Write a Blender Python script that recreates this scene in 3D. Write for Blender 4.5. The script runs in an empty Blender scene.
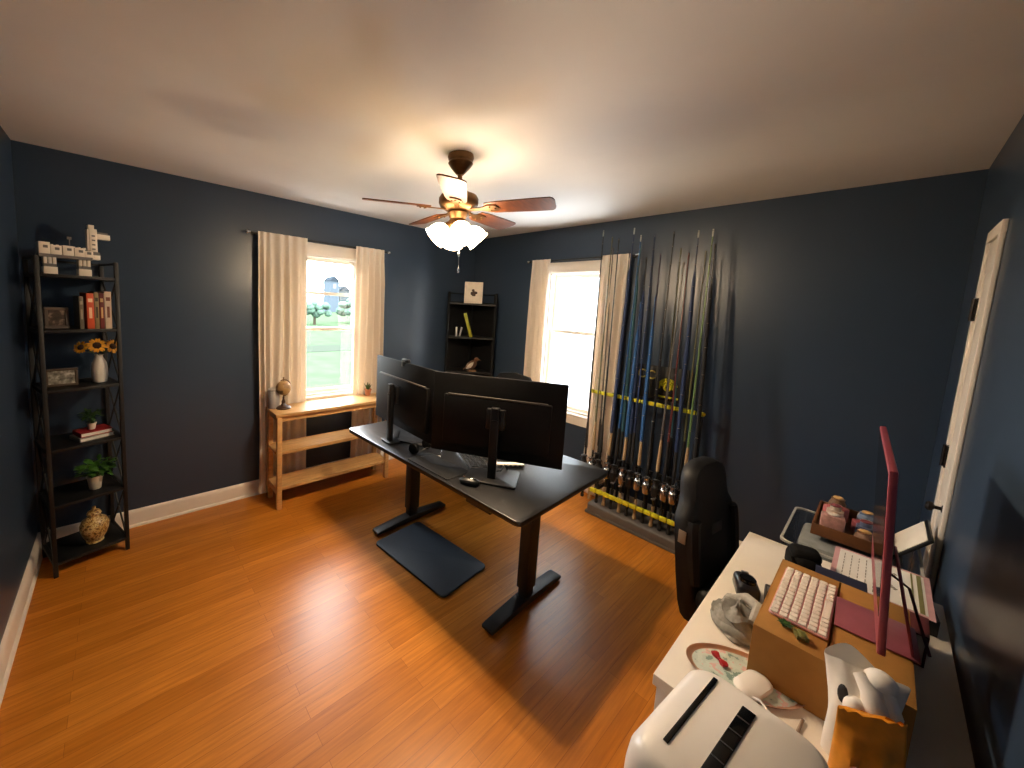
import bpy, bmesh, math, random
from mathutils import Vector, Matrix, Euler
random.seed(7)
sc = bpy.context.scene
COL = sc.collection
PI = math.pi
# ------------------------------------------------------------------ camera, world, exposure
cam_data = bpy.data.cameras.new('camera')
cam = bpy.data.objects.new('camera', cam_data); COL.objects.link(cam)
cam_data.sensor_fit = 'HORIZONTAL'; cam_data.sensor_width = 36.0
cam_data.lens = 377.92 / 1024 * 36.0
cam_data.shift_x = 69.32 / 1024
cam_data.shift_y = -37.66 / 1024
cam_data.clip_start = 0.02; cam_data.clip_end = 300
yaw, pitch, roll = 0.862084, -0.107372, 0.050188
fwd = Vector((math.cos(yaw)*math.cos(pitch), math.sin(yaw)*math.cos(pitch), math.sin(pitch)))
rgt = Vector((math.sin(yaw), -math.cos(yaw), 0)); upv = rgt.cross(fwd)
r2 = math.cos(roll)*rgt + math.sin(roll)*upv
u2 = -math.sin(roll)*rgt + math.cos(roll)*upv
M4 = Matrix((r2, u2, -fwd)).transposed().to_4x4()
M4.translation = Vector((-3.24765, -3.26597, 1.64552))
cam.matrix_world = M4
sc.camera = cam

world = bpy.data.worlds.new('overcast_sky'); sc.world = world; world.use_nodes = True
wn = world.node_tree.nodes; wl = world.node_tree.links
bg = wn['Background']; bg.inputs['Color'].default_value = (0.90, 0.96, 1.0, 1); bg.inputs['Strength'].default_value = 12.5

sc.view_settings.view_transform = 'Standard'; sc.view_settings.look = 'None'
sc.view_settings.gamma = 1.0; sc.view_settings.use_curve_mapping = False
sc.view_settings.exposure = 1.5
LAMP = 15.0
BULB = 900.0           # radiance of the bulbs; LAMP: radiance of the frosted fan shades
try:
    sc.cycles.use_denoising = True
    sc.cycles.max_bounces = 12; sc.cycles.diffuse_bounces = 8; sc.cycles.glossy_bounces = 4
    sc.cycles.transparent_max_bounces = 12
    sc.cycles.sample_clamp_indirect = 6.0
    sc.cycles.caustics_reflective = False; sc.cycles.caustics_refractive = False
except Exception:
    pass

# ------------------------------------------------------------------ materials
def lin(h):
    h = h.lstrip('#'); v = [int(h[i:i+2], 16)/255 for i in (0, 2, 4)]
    return tuple(c/12.92 if c <= .04045 else ((c+.055)/1.055)**2.4 for c in v)
MATS = {}
def mat(name, hexcol, rough=.5, metal=0.0, var=.08, scale=18.0, bump=0.0, spec=.5, coat=0.0, stretch=None):
    """Principled material whose colour is gently varied by a noise texture."""
    if name in MATS: return MATS[name]
    m = bpy.data.materials.new(name); m.use_nodes = True
    nt = m.node_tree; n = nt.nodes; l = nt.links; p = n['Principled BSDF']
    c = lin(hexcol)
    tc = n.new('ShaderNodeTexCoord'); no = n.new('ShaderNodeTexNoise'); ra = n.new('ShaderNodeValToRGB')
    no.inputs['Scale'].default_value = scale; no.inputs['Detail'].default_value = 3
    if stretch:
        mp = n.new('ShaderNodeMapping'); mp.inputs['Scale'].default_value = stretch
        l.new(tc.outputs['Object'], mp.inputs['Vector']); l.new(mp.outputs['Vector'], no.inputs['Vector'])
    else:
        l.new(tc.outputs['Object'], no.inputs['Vector'])
    a = tuple(max(0, x*(1-var)) for x in c) + (1,); b = tuple(min(1, x*(1+var)) for x in c) + (1,)
    ra.color_ramp.elements[0].position = .3; ra.color_ramp.elements[1].position = .7
    ra.color_ramp.elements[0].color = a; ra.color_ramp.elements[1].color = b
    l.new(no.outputs['Fac'], ra.inputs['Fac']); l.new(ra.outputs['Color'], p.inputs['Base Color'])
    p.inputs['Roughness'].default_value = rough; p.inputs['Metallic'].default_value = metal
    p.inputs['Specular IOR Level'].default_value = spec
    p.inputs['Coat Weight'].default_value = coat; p.inputs['Coat Roughness'].default_value = .15
    if bump:
        bu = n.new('ShaderNodeBump'); bu.inputs['Strength'].default_value = bump; bu.inputs['Distance'].default_value = .003
        l.new(no.outputs['Fac'], bu.inputs['Height']); l.new(bu.outputs['Normal'], p.inputs['Normal'])
    MATS[name] = m
    return m

def floor_mat():
    m = bpy.data.materials.new('oak_strip_floor'); m.use_nodes = True
    nt = m.node_tree; n = nt.nodes; l = nt.links; p = n['Principled BSDF']
    tc = n.new('ShaderNodeTexCoord')
    br = n.new('ShaderNodeTexBrick')
    br.inputs['Scale'].default_value = 1.0; br.inputs['Brick Width'].default_value = 1.15
    br.inputs['Row Height'].default_value = .058; br.inputs['Mortar Size'].default_value = .0009
    br.inputs['Mortar Smooth'].default_value = .3; br.inputs['Bias'].default_value = 0
    br.offset = .37; br.offset_frequency = 2; br.squash = 1
    br.inputs['Color1'].default_value = lin('#cb8230') + (1,)
    br.inputs['Color2'].default_value = lin('#b87020') + (1,)
    br.inputs['Mortar'].default_value = lin('#945312') + (1,)
    l.new(tc.outputs['Object'], br.inputs['Vector'])
    mp = n.new('ShaderNodeMapping'); mp.inputs['Scale'].default_value = (1.6, 26, 1)
    no = n.new('ShaderNodeTexNoise'); no.inputs['Scale'].default_value = 3.0; no.inputs['Detail'].default_value = 5
    l.new(tc.outputs['Object'], mp.inputs['Vector']); l.new(mp.outputs['Vector'], no.inputs['Vector'])
    ra = n.new('ShaderNodeValToRGB')
    ra.color_ramp.elements[0].position = .3; ra.color_ramp.elements[0].color = (.78, .72, .66, 1)
    ra.color_ramp.elements[1].position = .72; ra.color_ramp.elements[1].color = (1.1, 1.08, 1.04, 1)
    l.new(no.outputs['Fac'], ra.inputs['Fac'])
    mx = n.new('ShaderNodeMix'); mx.data_type = 'RGBA'; mx.blend_type = 'MULTIPLY'; mx.inputs['Factor'].default_value = 1
    l.new(br.outputs['Color'], mx.inputs['A']); l.new(ra.outputs['Color'], mx.inputs['B'])
    l.new(mx.outputs['Result'], p.inputs['Base Color'])
    p.inputs['Roughness'].default_value = .31; p.inputs['Specular IOR Level'].default_value = .42
    bu = n.new('ShaderNodeBump'); bu.inputs['Strength'].default_value = .12; bu.inputs['Distance'].default_value = .001
    l.new(br.outputs['Fac'], bu.inputs['Height']); bu.invert = True
    l.new(bu.outputs['Normal'], p.inputs['Normal'])
    return m

def glass_mat(name, tint=(1, 1, 1), gloss=.06):
    if name in MATS: return MATS[name]
    m = bpy.data.materials.new(name); m.use_nodes = True
    nt = m.node_tree; n = nt.nodes; l = nt.links
    for x in list(n):
        if x.type != 'OUTPUT_MATERIAL': n.remove(x)
    out = [x for x in n if x.type == 'OUTPUT_MATERIAL'][0]
    t = n.new('ShaderNodeBsdfTransparent'); t.inputs['Color'].default_value = tint + (1,)
    g = n.new('ShaderNodeBsdfGlossy'); g.inputs['Roughness'].default_value = .03
    fr = n.new('ShaderNodeLayerWeight'); fr.inputs['Blend'].default_value = .25
    mu = n.new('ShaderNodeMath'); mu.operation = 'MULTIPLY_ADD'; mu.inputs[1].default_value = .35; mu.inputs[2].default_value = gloss*.5
    l.new(fr.outputs['Fresnel'], mu.inputs[0])
    mx = n.new('ShaderNodeMixShader'); l.new(mu.outputs[0], mx.inputs['Fac'])
    l.new(t.outputs[0], mx.inputs[1]); l.new(g.outputs[0], mx.inputs[2]); l.new(mx.outputs[0], out.inputs['Surface'])
    MATS[name] = m
    return m

def cloth_mat(name, hexcol, trans=.35, scale=240):
    m = bpy.data.materials.new(name); m.use_nodes = True
    nt = m.node_tree; n = nt.nodes; l = nt.links
    for x in list(n):
        if x.type != 'OUTPUT_MATERIAL': n.remove(x)
    out = [x for x in n if x.type == 'OUTPUT_MATERIAL'][0]
    c = lin(hexcol)
    tc = n.new('ShaderNodeTexCoord'); no = n.new('ShaderNodeTexNoise'); no.inputs['Scale'].default_value = scale
    l.new(tc.outputs['Object'], no.inputs['Vector'])
    ra = n.new('ShaderNodeValToRGB')
    ra.color_ramp.elements[0].color = tuple(x*.92 for x in c)+(1,); ra.color_ramp.elements[1].color = tuple(min(1, x*1.05) for x in c)+(1,)
    l.new(no.outputs['Fac'], ra.inputs['Fac'])
    d = n.new('ShaderNodeBsdfDiffuse'); t = n.new('ShaderNodeBsdfTranslucent')
    l.new(ra.outputs['Color'], d.inputs['Color']); l.new(ra.outputs['Color'], t.inputs['Color'])
    mx = n.new('ShaderNodeMixShader'); mx.inputs['Fac'].default_value = trans
    l.new(d.outputs[0], mx.inputs[1]); l.new(t.outputs[0], mx.inputs[2]); l.new(mx.outputs[0], out.inputs['Surface'])
    return m

def emit_mat(name, col, strength):
    m = bpy.data.materials.new(name); m.use_nodes = True
    p = m.node_tree.nodes['Principled BSDF']
    n = m.node_tree.nodes; l = m.node_tree.links
    no = n.new('ShaderNodeTexNoise'); no.inputs['Scale'].default_value = 40
    ra = n.new('ShaderNodeValToRGB')
    ra.color_ramp.elements[0].color = (.82, .80, .76, 1); ra.color_ramp.elements[1].color = (.9, .88, .85, 1)
    l.new(no.outputs['Fac'], ra.inputs['Fac']); l.new(ra.outputs['Color'], p.inputs['Base Color'])
    p.inputs['Emission Color'].default_value = col + (1,); p.inputs['Emission Strength'].default_value = strength
    p.inputs['Roughness'].default_value = .4
    return m

M_WALL = mat('navy_wall_paint', '#2e3d50', .34, var=.03, scale=2.5, spec=.5)
M_CEIL = mat('ceiling_paint', '#f3efea', .75, var=.02, scale=3)
M_FLOOR = floor_mat()
M_TRIM = mat('white_trim_paint', '#e6ddd2', .4, var=.02)
M_BLACK = mat('black_powder_coat', '#131314', .45, var=.1)
M_BLACKM = mat('black_shelf_metal', '#0a0a0b', .55, var=.1)
M_BPLAS = mat('black_plastic', '#0c0c0d', .38, var=.1)
M_BGLOSS = mat('black_gloss', '#0a0a0b', .12)
M_BFAB = mat('black_fabric', '#080808', .85, var=.15, scale=60, bump=.15, spec=.2)
M_LEATH = mat('black_leatherette', '#09090a', .55, var=.12, scale=40, bump=.1, spec=.3)
M_DESK = mat('black_desk_laminate', '#111113', .34, var=.12, scale=90)
M_OAK = mat('light_oak', '#c69a63', .45, var=.18, scale=9, stretch=(1, 8, 8))
M_WHITE = mat('white_laminate', '#e6ddd0', .4, var=.015)
M_WPLAS = mat('white_plastic', '#eee6dc', .33, var=.01)
M_PAPER = mat('white_paper', '#eee9e2', .7, var=.02)
M_CARD = mat('brown_cardboard', '#a87634', .75, var=.06, scale=30)
M_PINK = mat('pink_anodised_metal', '#b0525e', .32, metal=.35, var=.03)
M_PINKL = mat('pale_pink', '#d9a2a0', .4, var=.03)
M_CHROME = mat('polished_metal', '#c8c8c8', .2, metal=1.0, var=.03)
M_STEEL = mat('brushed_grey_metal', '#8a8a8c', .35, metal=.9, var=.05)
M_BRONZE = mat('antique_bronze', '#6d4f30', .38, metal=.85, var=.2, scale=30)
M_GOLD = mat('antique_gold', '#b58f4e', .35, metal=.7, var=.3, scale=60, bump=.4)
M_BLADE = mat('walnut_blade', '#6b3b1c', .42, var=.25, scale=6, stretch=(2, 14, 14))
M_CURT = cloth_mat('cream_linen', '#efe5d8', .28)
M_GLASS = glass_mat('window_glass')
M_PANE = glass_mat('frame_glass', gloss=.12)
M_CLEAR = glass_mat('clear_plastic', tint=(.93, .95, .95), gloss=.2)
M_SHADE = emit_mat('lit_frosted_glass', (1.0, .73, .45), LAMP)
M_BULB = emit_mat('lit_bulb', (1.0, .76, .50), BULB)
M_LEAF = mat('green_leaf', '#3f6d26', .5, var=.35, scale=25)
M_LEAFD = mat('dark_green_leaf', '#2f4f22', .5, var=.35, scale=25)
M_TERRA = mat('terracotta', '#b5714d', .7, var=.1)
M_SOIL = mat('potting_soil', '#2a1c12', .9, var=.3, scale=80)
M_CERAM = mat('white_ceramic', '#e3dccf', .3, var=.02)
M_YEL = mat('yellow_foam', '#c9c120', .6, var=.15, scale=80)
M_CORK = mat('cork_grip', '#a98e69', .75, var=.25, scale=120)
M_NAVYMAT = mat('navy_rubber', '#1b2633', .6, var=.1, scale=90, bump=.1)
M_DGREY = mat('dark_grey_plastic', '#38373a', .5, var=.08)
M_GREYF = mat('grey_felt', '#8f8d88', .85, var=.2, scale=70, bump=.2)
M_RED = mat('red_paint', '#b01c22', .45, var=.1)
M_INK = mat('dark_ink', '#857b70', .7, var=.1)

# ------------------------------------------------------------------ mesh helpers
class B:
    def __init__(s): s.bm = bmesh.new()
    def _new(s, ret_verts, T, mi):
        vs = set(ret_verts)
        if T is not None: bmesh.ops.transform(s.bm, matrix=T, verts=list(vs))
        if mi:
            for v in vs:
                for f in v.link_faces: f.material_index = mi
    def box(s, c, d, rot=(0, 0, 0), bev=0.0, seg=2, mi=0):
        t = bmesh.new(); bmesh.ops.create_cube(t, size=1)
        bmesh.ops.scale(t, vec=d, verts=t.verts)
        if bev > 0:
            bmesh.ops.bevel(t, geom=list(t.edges), offset=min(bev, .49*min(d)), segments=seg, profile=.5, affect='EDGES')
        T = Matrix.Translation(c) @ Euler(rot).to_matrix().to_4x4()
        s._merge(t, T, mi); return s
    def _merge(s, t, T, mi):
        bmesh.ops.transform(t, matrix=T, verts=t.verts)
        mp = {}
        for v in t.verts: mp[v] = s.bm.verts.new(v.co)
        for f in t.faces:
            try:
                nf = s.bm.faces.new([mp[v] for v in f.verts]); nf.material_index = mi or f.material_index
            except ValueError: pass
        t.free()
    def ring(s, pts, mi=0):
        return [s.bm.verts.new(p) for p in pts]
    def loft(s, rings, cap=True, mi=0, closed=True):
        R = [s.ring(r) for r in rings]; n = len(R[0])
        for a, b in zip(R, R[1:]):
            for i in range(n if closed else n-1):
                j = (i+1) % n
                f = s.bm.faces.new((a[i], a[j], b[j], b[i])); f.material_index = mi
        if cap and closed:
            f = s.bm.faces.new(list(reversed(R[0]))); f.material_index = mi
            f = s.bm.faces.new(R[-1]); f.material_index = mi
        return s
    def lathe(s, prof, c=(0, 0, 0), n=24, T=None, mi=0, cap=True):
        rings = []
        for r, z in prof:
            ring = []
            for k in range(n):
                a = 2*PI*k/n; v = Vector((r*math.cos(a), r*math.sin(a), z))
                if T is not None: v = T @ v
                ring.append(v + Vector(c))
            rings.append(ring)
        return s.loft(rings, cap, mi)
    def cyl(s, p0, p1, r0, r1=None, n=12, mi=0):
        r1 = r0 if r1 is None else r1
        p0 = Vector(p0); p1 = Vector(p1); d = p1-p0
        q = d.to_track_quat('Z', 'Y').to_matrix().to_4x4()
        return s.lathe([(r0, 0), (r1, d.length)], p0, n, q, mi)
    def tube(s, pts, r, n=8, mi=0):
        pts = [Vector(p) for p in pts]; rings = []
        up = None
        for i, p in enumerate(pts):
            t = (pts[min(i+1, len(pts)-1)] - pts[max(i-1, 0)]).normalized()
            if up is None:
                up = Vector((0, 0, 1)) if abs(t.z) < .9 else Vector((1, 0, 0))
            x = t.cross(up).normalized(); up = x.cross(t).normalized()
            rr = r[i] if isinstance(r, (list, tuple)) else r
            rings.append([p + (x*math.cos(2*PI*k/n) + up*math.sin(2*PI*k/n))*rr for k in range(n)])
        return s.loft(rings, True, mi)
    def ball(s, c, r, n=16, m=10, mi=0, rot=(0, 0, 0)):
        r = (r, r, r) if isinstance(r, (int, float)) else r
        t = bmesh.new(); bmesh.ops.create_uvsphere(t, u_segments=n, v_segments=m, radius=1)
        bmesh.ops.scale(t, vec=r, verts=t.verts)
        s._merge(t, Matrix.Translation(c) @ Euler(rot).to_matrix().to_4x4(), mi); return s
    def prism(s, poly, z0, z1, T=None, mi=0, bev=0):
        t = bmesh.new()
        a = [t.verts.new((x, y, z0)) for x, y in poly]; b = [t.verts.new((x, y, z1)) for x, y in poly]
        n = len(poly)
        t.faces.new(list(reversed(a))); t.faces.new(b)
        for i in range(n): t.faces.new((a[i], a[(i+1) % n], b[(i+1) % n], b[i]))
        bmesh.ops.recalc_face_normals(t, faces=t.faces)
        if bev:
            es = [e for e in t.edges if abs(e.verts[0].co.z-e.verts[1].co.z) < 1e-7]
            bmesh.ops.bevel(t, geom=es, offset=bev, segments=2, profile=.5, affect='EDGES')
        s._merge(t, T or Matrix(), mi); return s
    def torus(s, c, R, r, n=24, m=8, T=None, mi=0, a0=0, a1=2*PI):
        pts = []
        full = abs(a1-a0-2*PI) < 1e-6
        k = n if full else n+1
        rings = []
        for i in range(k):
            a = a0 + (a1-a0)*i/n
            ring = []
            for j in range(m):
                b = 2*PI*j/m
                v = Vector(((R+r*math.cos(b))*math.cos(a), (R+r*math.cos(b))*math.sin(a), r*math.sin(b)))
                ring.append((T @ v if T else v) + Vector(c))
            rings.append(ring)
        if full: rings.append(rings[0])
        s.loft(rings, not full, mi)
        if full: bmesh.ops.remove_doubles(s.bm, verts=s.bm.verts, dist=1e-6)
        return s
    def leaf(s, p, d, L, W, up=(0, 0, 1), mi=0, bend=.25):
        p = Vector(p); d = Vector(d).normalized(); side = d.cross(Vector(up))
        if side.length < 1e-3: side = Vector((1, 0, 0))
        side.normalize(); nrm = side.cross(d).normalized()
        t = .0012
        prof = [(0, .08), (.3, .85), (.6, 1), (.85, .6), (1, .05)]
        rings = []
        for f, w in prof:
            c = p + d*L*f - nrm*L*bend*f*f
            rings.append([c - side*W*.5*w, c + nrm*t, c + side*W*.5*w, c - nrm*t])
        return s.loft(rings, True, mi)
    def done(s, name, mats, parent=None, loc=None, rot=None, smooth=True, ang=38):
        bmesh.ops.recalc_face_normals(s.bm, faces=s.bm.faces)
        me = bpy.data.meshes.new(name); s.bm.to_mesh(me); s.bm.free()
        for m in (mats if isinstance(mats, (list, tuple)) else [mats]): me.materials.append(m)
        if smooth:
            me.shade_smooth()
            try: me.set_sharp_from_angle(angle=math.radians(ang))
            except Exception: pass
        o = bpy.data.objects.new(name, me); COL.objects.link(o)
        if parent is not None: o.parent = parent
        if loc is not None: o.location = loc
        if rot is not None: o.rotation_euler = rot
        return o

def rrect(w, d, r, n=6):
    out = []
    for cx, cy, a in ((w/2-r, d/2-r, 0), (-w/2+r, d/2-r, PI/2), (-w/2+r, -d/2+r, PI), (w/2-r, -d/2+r, 1.5*PI)):
        for k in range(n+1):
            t = a + PI/2*k/n
            out.append((cx+r*math.cos(t), cy+r*math.sin(t)))
    return out

def thing(name, label, cat, loc=(0, 0, 0), rz=0.0, group=None, rot=None):
    o = bpy.data.objects.new(name, None); COL.objects.link(o)
    o.empty_display_size = .05
    o.location = loc; o.rotation_euler = rot if rot else (0, 0, rz)
    o['label'] = label; o['category'] = cat
    if group: o['group'] = group
    return o
def tag(o, label, cat, group=None):
    o['label'] = label; o['category'] = cat
    if group: o['group'] = group
    return o
def struct(o, label=None, cat=None):
    o['kind'] = 'structure'
    if label: o['label'] = label
    if cat: o['category'] = cat
    return o

# ------------------------------------------------------------------ room shell
LX, LY, H = 3.681, 3.497, 2.44
T = .14
def wall_with_hole(name, axis, a0, a1, hole):
    """axis 'x': wall runs along x at y=0..T ; 'y': runs along y at x=0..T"""
    h0, h1, z0, z1 = hole
    b = B()
    def seg(p0, p1, q0, q1):
        c = (p0+p1)/2; w = p1-p0; zc = (q0+q1)/2; hh = q1-q0
        if axis == 'x': b.box((c, T/2, zc), (w, T, hh))
        else: b.box((T/2, c, zc), (T, w, hh))
    seg(a0, h0, 0, H); seg(h1, a1, 0, H); seg(h0, h1, 0, z0); seg(h0, h1, z1, H)
    return struct(b.done(name, M_WALL, smooth=False), 'navy painted wall pierced by a curtained window', 'wall')
W1 = (-2.05, -1.495, .78, 2.03)      # window in the wall along x
W2 = (-1.60, -1.05, .69, 2.02)      # window in the wall along y
o = wall_with_hole('wall_north', 'x', -LX-T, 0, W1); o['label'] = 'navy wall behind the oak console, with a curtained window onto the lawn'
o = wall_with_hole('wall_east', 'y', -LY-T, T, W2); o['label'] = 'navy wall behind the fishing rods, with a curtained window'
struct(B().box((-LX-T/2, -LY/2, H/2), (T, LY, H)).done('wall_west', M_WALL, smooth=False), 'navy wall beside the tall black shelf', 'wall')
struct(B().box((-LX/2, -LY-T/2, H/2), (LX+2*T, T, H)).done('wall_south', M_WALL, smooth=False), 'glossy navy wall behind the white desk', 'wall')
struct(B().box((-LX/2, -LY/2, -.05), (LX+.3, LY+.3, .1)).done('floor', M_FLOOR, smooth=False), 'orange brown oak strip floor', 'floor')
struct(B().box((-LX/2, -LY/2, H+.05), (LX+.3, LY+.3, .1)).done('ceiling', M_CEIL, smooth=False), 'off-white painted ceiling', 'ceiling')

def baseboard(name, p0, p1, n, label):
    p0 = Vector(p0); p1 = Vector(p1); d = (p1-p0).normalized(); n = Vector(n)
    prof = [(0, 0), (.016, 0), (.016, .095), (.012, .11), (.006, .118), (0, .12)]
    prof2 = [(0.016, 0), (.028, 0), (.027, .010), (.022, .016), (.016, .018)]
    b = B()
    for pr in (prof, prof2):
        b.loft([[p + n*u + Vector((0, 0, z)) for u, z in pr] for p in (p0, p1)])
    return struct(b.done(name, M_TRIM), label, 'baseboard')
baseboard('baseboard_north', (-LX, 0, 0), (0, 0, 0), (0, -1, 0), 'white baseboard along the wall behind the console')
baseboard('baseboard_west', (-LX, 0, 0), (-LX, -LY, 0), (1, 0, 0), 'white baseboard along the wall beside the tall shelf')
baseboard('baseboard_east', (0, 0, 0), (0, -LY, 0), (-1, 0, 0), 'white baseboard along the wall behind the rod rack')
baseboard('baseboard_south', (-.98, -LY, 0), (-LX, -LY, 0), (0, 1, 0), 'white baseboard under the white desk')

# ------------------------------------------------------------------ windows
def window(name, hole, axis, label, meet, bars=()):
    h0, h1, z0, z1 = hole; w = h1-h0; cx = (h0+h1)/2
    root = bpy.data.objects.new(name, None); COL.objects.link(root)
    struct(root, label, 'window')
    if axis == 'x': root.location = (cx, 0, 0)
    else: root.location = (0, cx, 0); root.rotation_euler = (0, 0, -PI/2)
    # local: x along wall, +y outdoors
    cs = .085
    b = B()
    for sx in (-1, 1): b.box((sx*(w/2+cs/2-.008), -.010, (z0+z1)/2), (cs, .02, z1-z0+.02), bev=.003)
    b.box((0, -.010, z1+cs/2), (w+2*cs-.016, .022, cs+.015), bev=.003)
    b.box((0, -.012, z0-.06), (w+2*cs-.016, .02, .075), bev=.003)
    b.done('casing', M_TRIM, root)
    B().box((0, .008, z0-.012), (w+2*cs+.02, .078, .024), bev=.005).done('sill', M_TRIM, root)
    b = B()
    for sx in (-1, 1): b.box((sx*(w/2-.009), T/2, (z0+z1)/2), (.018, T-.02, z1-z0))
    b.box((0, T/2, z1-.009), (w-.036, T-.02, .018)); b.box((0, T/2, z0+.009), (w-.036, T-.02, .018))
    b.done('jamb', M_TRIM, root)
    def sash(nm, s0, s1, y, brs, pl):
        b = B(); fw = .032; ww = w-.036
        for sx in (-1, 1): b.box((sx*(ww/2-fw/2), y, (s0+s1)/2), (fw, .03, s1-s0), bev=.003)
        b.box((0, y, s1-fw/2), (ww-2*fw, .03, fw), bev=.003)
        b.box((0, y, s0+fw/2), (ww-2*fw, .03, fw), bev=.003)
        for z in brs: b.box((0, y, z), (ww-2*fw, .022, .028))
        o = b.done(nm, M_TRIM, root)
        B().box((0, y, (s0+s1)/2), (ww-2*fw+.006, .004, s1-s0-2*fw+.006)).done('pane', M_GLASS, o)
    sash('upper_sash', meet-.015, z1-.018, .092, bars, 0)
    sash('lower_sash', z0+.018, meet+.017, .055, (), 1)
    return root
window('window_1', W1, 'x', 'double-hung window looking onto a green lawn', 1.38, (1.70,))
window('window_2', W2, 'y', 'double-hung window facing a white sided house', 1.45)

# daylight portals: sampling hints only, they give off no light of their own
for nm, loc, rot, sx, sz in (('window_portal', (-1.77, T+.01, 1.41), (-PI/2, 0, 0), .48, 1.22), ('window_portal', (T+.01, -1.325, 1.355), (-PI/2, 0, -PI/2), .55, 1.33)):
    ld = bpy.data.lights.new(nm, 'AREA'); ld.shape = 'RECTANGLE'; ld.size = sx; ld.size_y = sz; ld.cycles.is_portal = True
    lo = bpy.data.objects.new(nm, ld); COL.objects.link(lo); lo.location = loc; lo.rotation_euler = rot

# ------------------------------------------------------------------ closet door in the south wall
root = bpy.data.objects.new('door_1', None); COL.objects.link(root); root.location = (0, -LY, 0)
struct(root, 'white closet door with dark hinges in its casing, beyond the white desk', 'door')
b = B()
b.box((-.60, .007, 1.0), (.04, .014, 2.0), bev=.003); b.box((-.865, .007, 1.0), (.04, .014, 2.0), bev=.003)
b.box((-.7325, .007, 2.022), (.305, .014, .045), bev=.003)
b.done('casing', M_TRIM, root)
b = B(); b.box((-.7325, .004, 1.0), (.224, .008, 1.99), bev=.002)
for z, hh in ((.55, .78), (1.48, .8)):
    for sx in (-1, 1): b.box((-.7325+sx*.075, .009, z), (.012, .003, hh), bev=.001)
    for sz in (-1, 1): b.box((-.7325, .009, z+sz*hh/2), (.16, .003, .012), bev=.001)
b.done('slab', M_TRIM, root)
M_HINGE = mat('dark_bronze', '#1c1410', .4, metal=.6)
for z in (1.735, 1.125, .3):
    b = B(); b.cyl((-.622, .016, z-.045), (-.622, .016, z+.045), .008); b.box((-.642, .012, z), (.036, .006, .09))
    b.done('hinge', M_HINGE, root)
b = B(); b.lathe([(.014, 0), (.014, .005), (.007, .007), (.007, .022), (.017, .028), (.019, .038), (.012, .045)], (-.815, .008, .95), 18, Matrix.Rotation(-PI/2, 4, 'X'))
b.done('knob', M_HINGE, root)

# ------------------------------------------------------------------ outdoors
M_LAWN = mat('lawn_grass', '#2e3a2b', .9, var=.15, scale=1.2, spec=0)
struct(B().box((0, 60, -.75), (160, 118, .1)).done('lawn', M_LAWN, smooth=False), 'pale green lawn outside the console window', 'lawn')
struct(B().box((0, 14.3, -.69), (160, 2.4, .02)).done('road', mat('grey_gravel', '#2a2f29', .9, spec=0), smooth=False), 'grey lane crossing the lawn outside', 'road')
M_SIDE = mat('pale_siding_paint', '#85888a', .8, spec=.1, var=.02)
nh = thing('neighbour_house', 'pale lapped siding house wall close outside the rod-rack window', 'house', (3.4, -2.0, -.7))
b = B()
for k in range(32): b.box((.1, 0, .09+k*.17), (.2, 9, .178), rot=(0, -.10, 0))
b.box((.35, 0, 2.72), (.4, 9, 5.44))
b.done('siding', M_SIDE, nh)
b = B(); b.prism([(-.45, 0), (3.2, 0), (1.5, 1.5)], -4.8, 4.8, Matrix.Translation((0, 0, 5.42)) @ Matrix.Rotation(PI/2, 4, 'X')); b.done('roof', mat('grey_shingle', '#6a6a6e', .9), nh)
fh = thing('farmhouse', 'small grey gabled house far across the lawn', 'house', (28.4, 68, -.7))
B().box((0, 0, 3.0), (1.9, 3, 6.0)).done('walls', mat('grey_siding', '#353c42', .8, spec=0), fh)
B().prism([(-1.1, 0), (1.1, 0), (0, .9)], -1.7, 1.7, Matrix.Translation((0, 0, 6.0)) @ Matrix.Rotation(PI/2, 4, 'X')).done('roof', mat('slate_roof', '#20252a', .9, spec=0), fh)
b = B(); b.box((0, -1.51, 5.0), (.6, .06, .9)); b.done('window', M_DGREY, fh)
shed = thing('shed', 'low pale shed beside the far grey house', 'shed', (31.6, 70, -.7))
B().box((0, 0, 2.2), (2.2, 3, 4.4)).done('walls', mat('pale_siding', '#2e3436', .8, spec=0), shed)
B().prism([(-1.3, 0), (1.3, 0), (0, .9)], -1.7, 1.7, Matrix.Translation((0, 0, 4.4)) @ Matrix.Rotation(PI/2, 4, 'X')).done('roof', mat('slate_roof', '#20252a', .9, spec=0), shed)
M_TREE = mat('hazy_tree_leaf', '#394a40', .9, spec=0, var=.3, scale=3)
def tree(x, y, h, w, label):
    t = thing('tree', label, 'tree', (x, y, -.7), group='trees across the lawn')
    B().cyl((0, 0, 0), (0, 0, h*.5), .14, .08).done('trunk', mat('bark', '#2b2620', .9, spec=0), t)
    b = B(); rr = random.Random(int(x*10))
    for k in range(34):
        a = rr.uniform(0, 2*PI); q = rr.uniform(0, w*.55)
        b.ball((q*math.cos(a), q*math.sin(a), h*rr.uniform(.35, .8)), (w*.17, w*.17, h*.12), 8, 6)
    b.done('crown', M_TREE, t)
tree(10.4, 31, 2.5, 2.2, 'low round tree across the lawn, seen through the console window')
tree(15.6, 33, 3.0, 3.2, 'bushy tree in front of the far grey house')
tree(19.6, 34, 2.6, 2.8, 'bush in front of the far pale shed')
tree(6.0, 33, 2.6, 3.0, 'wide tree beside the lane, farthest from the grey house')

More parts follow.
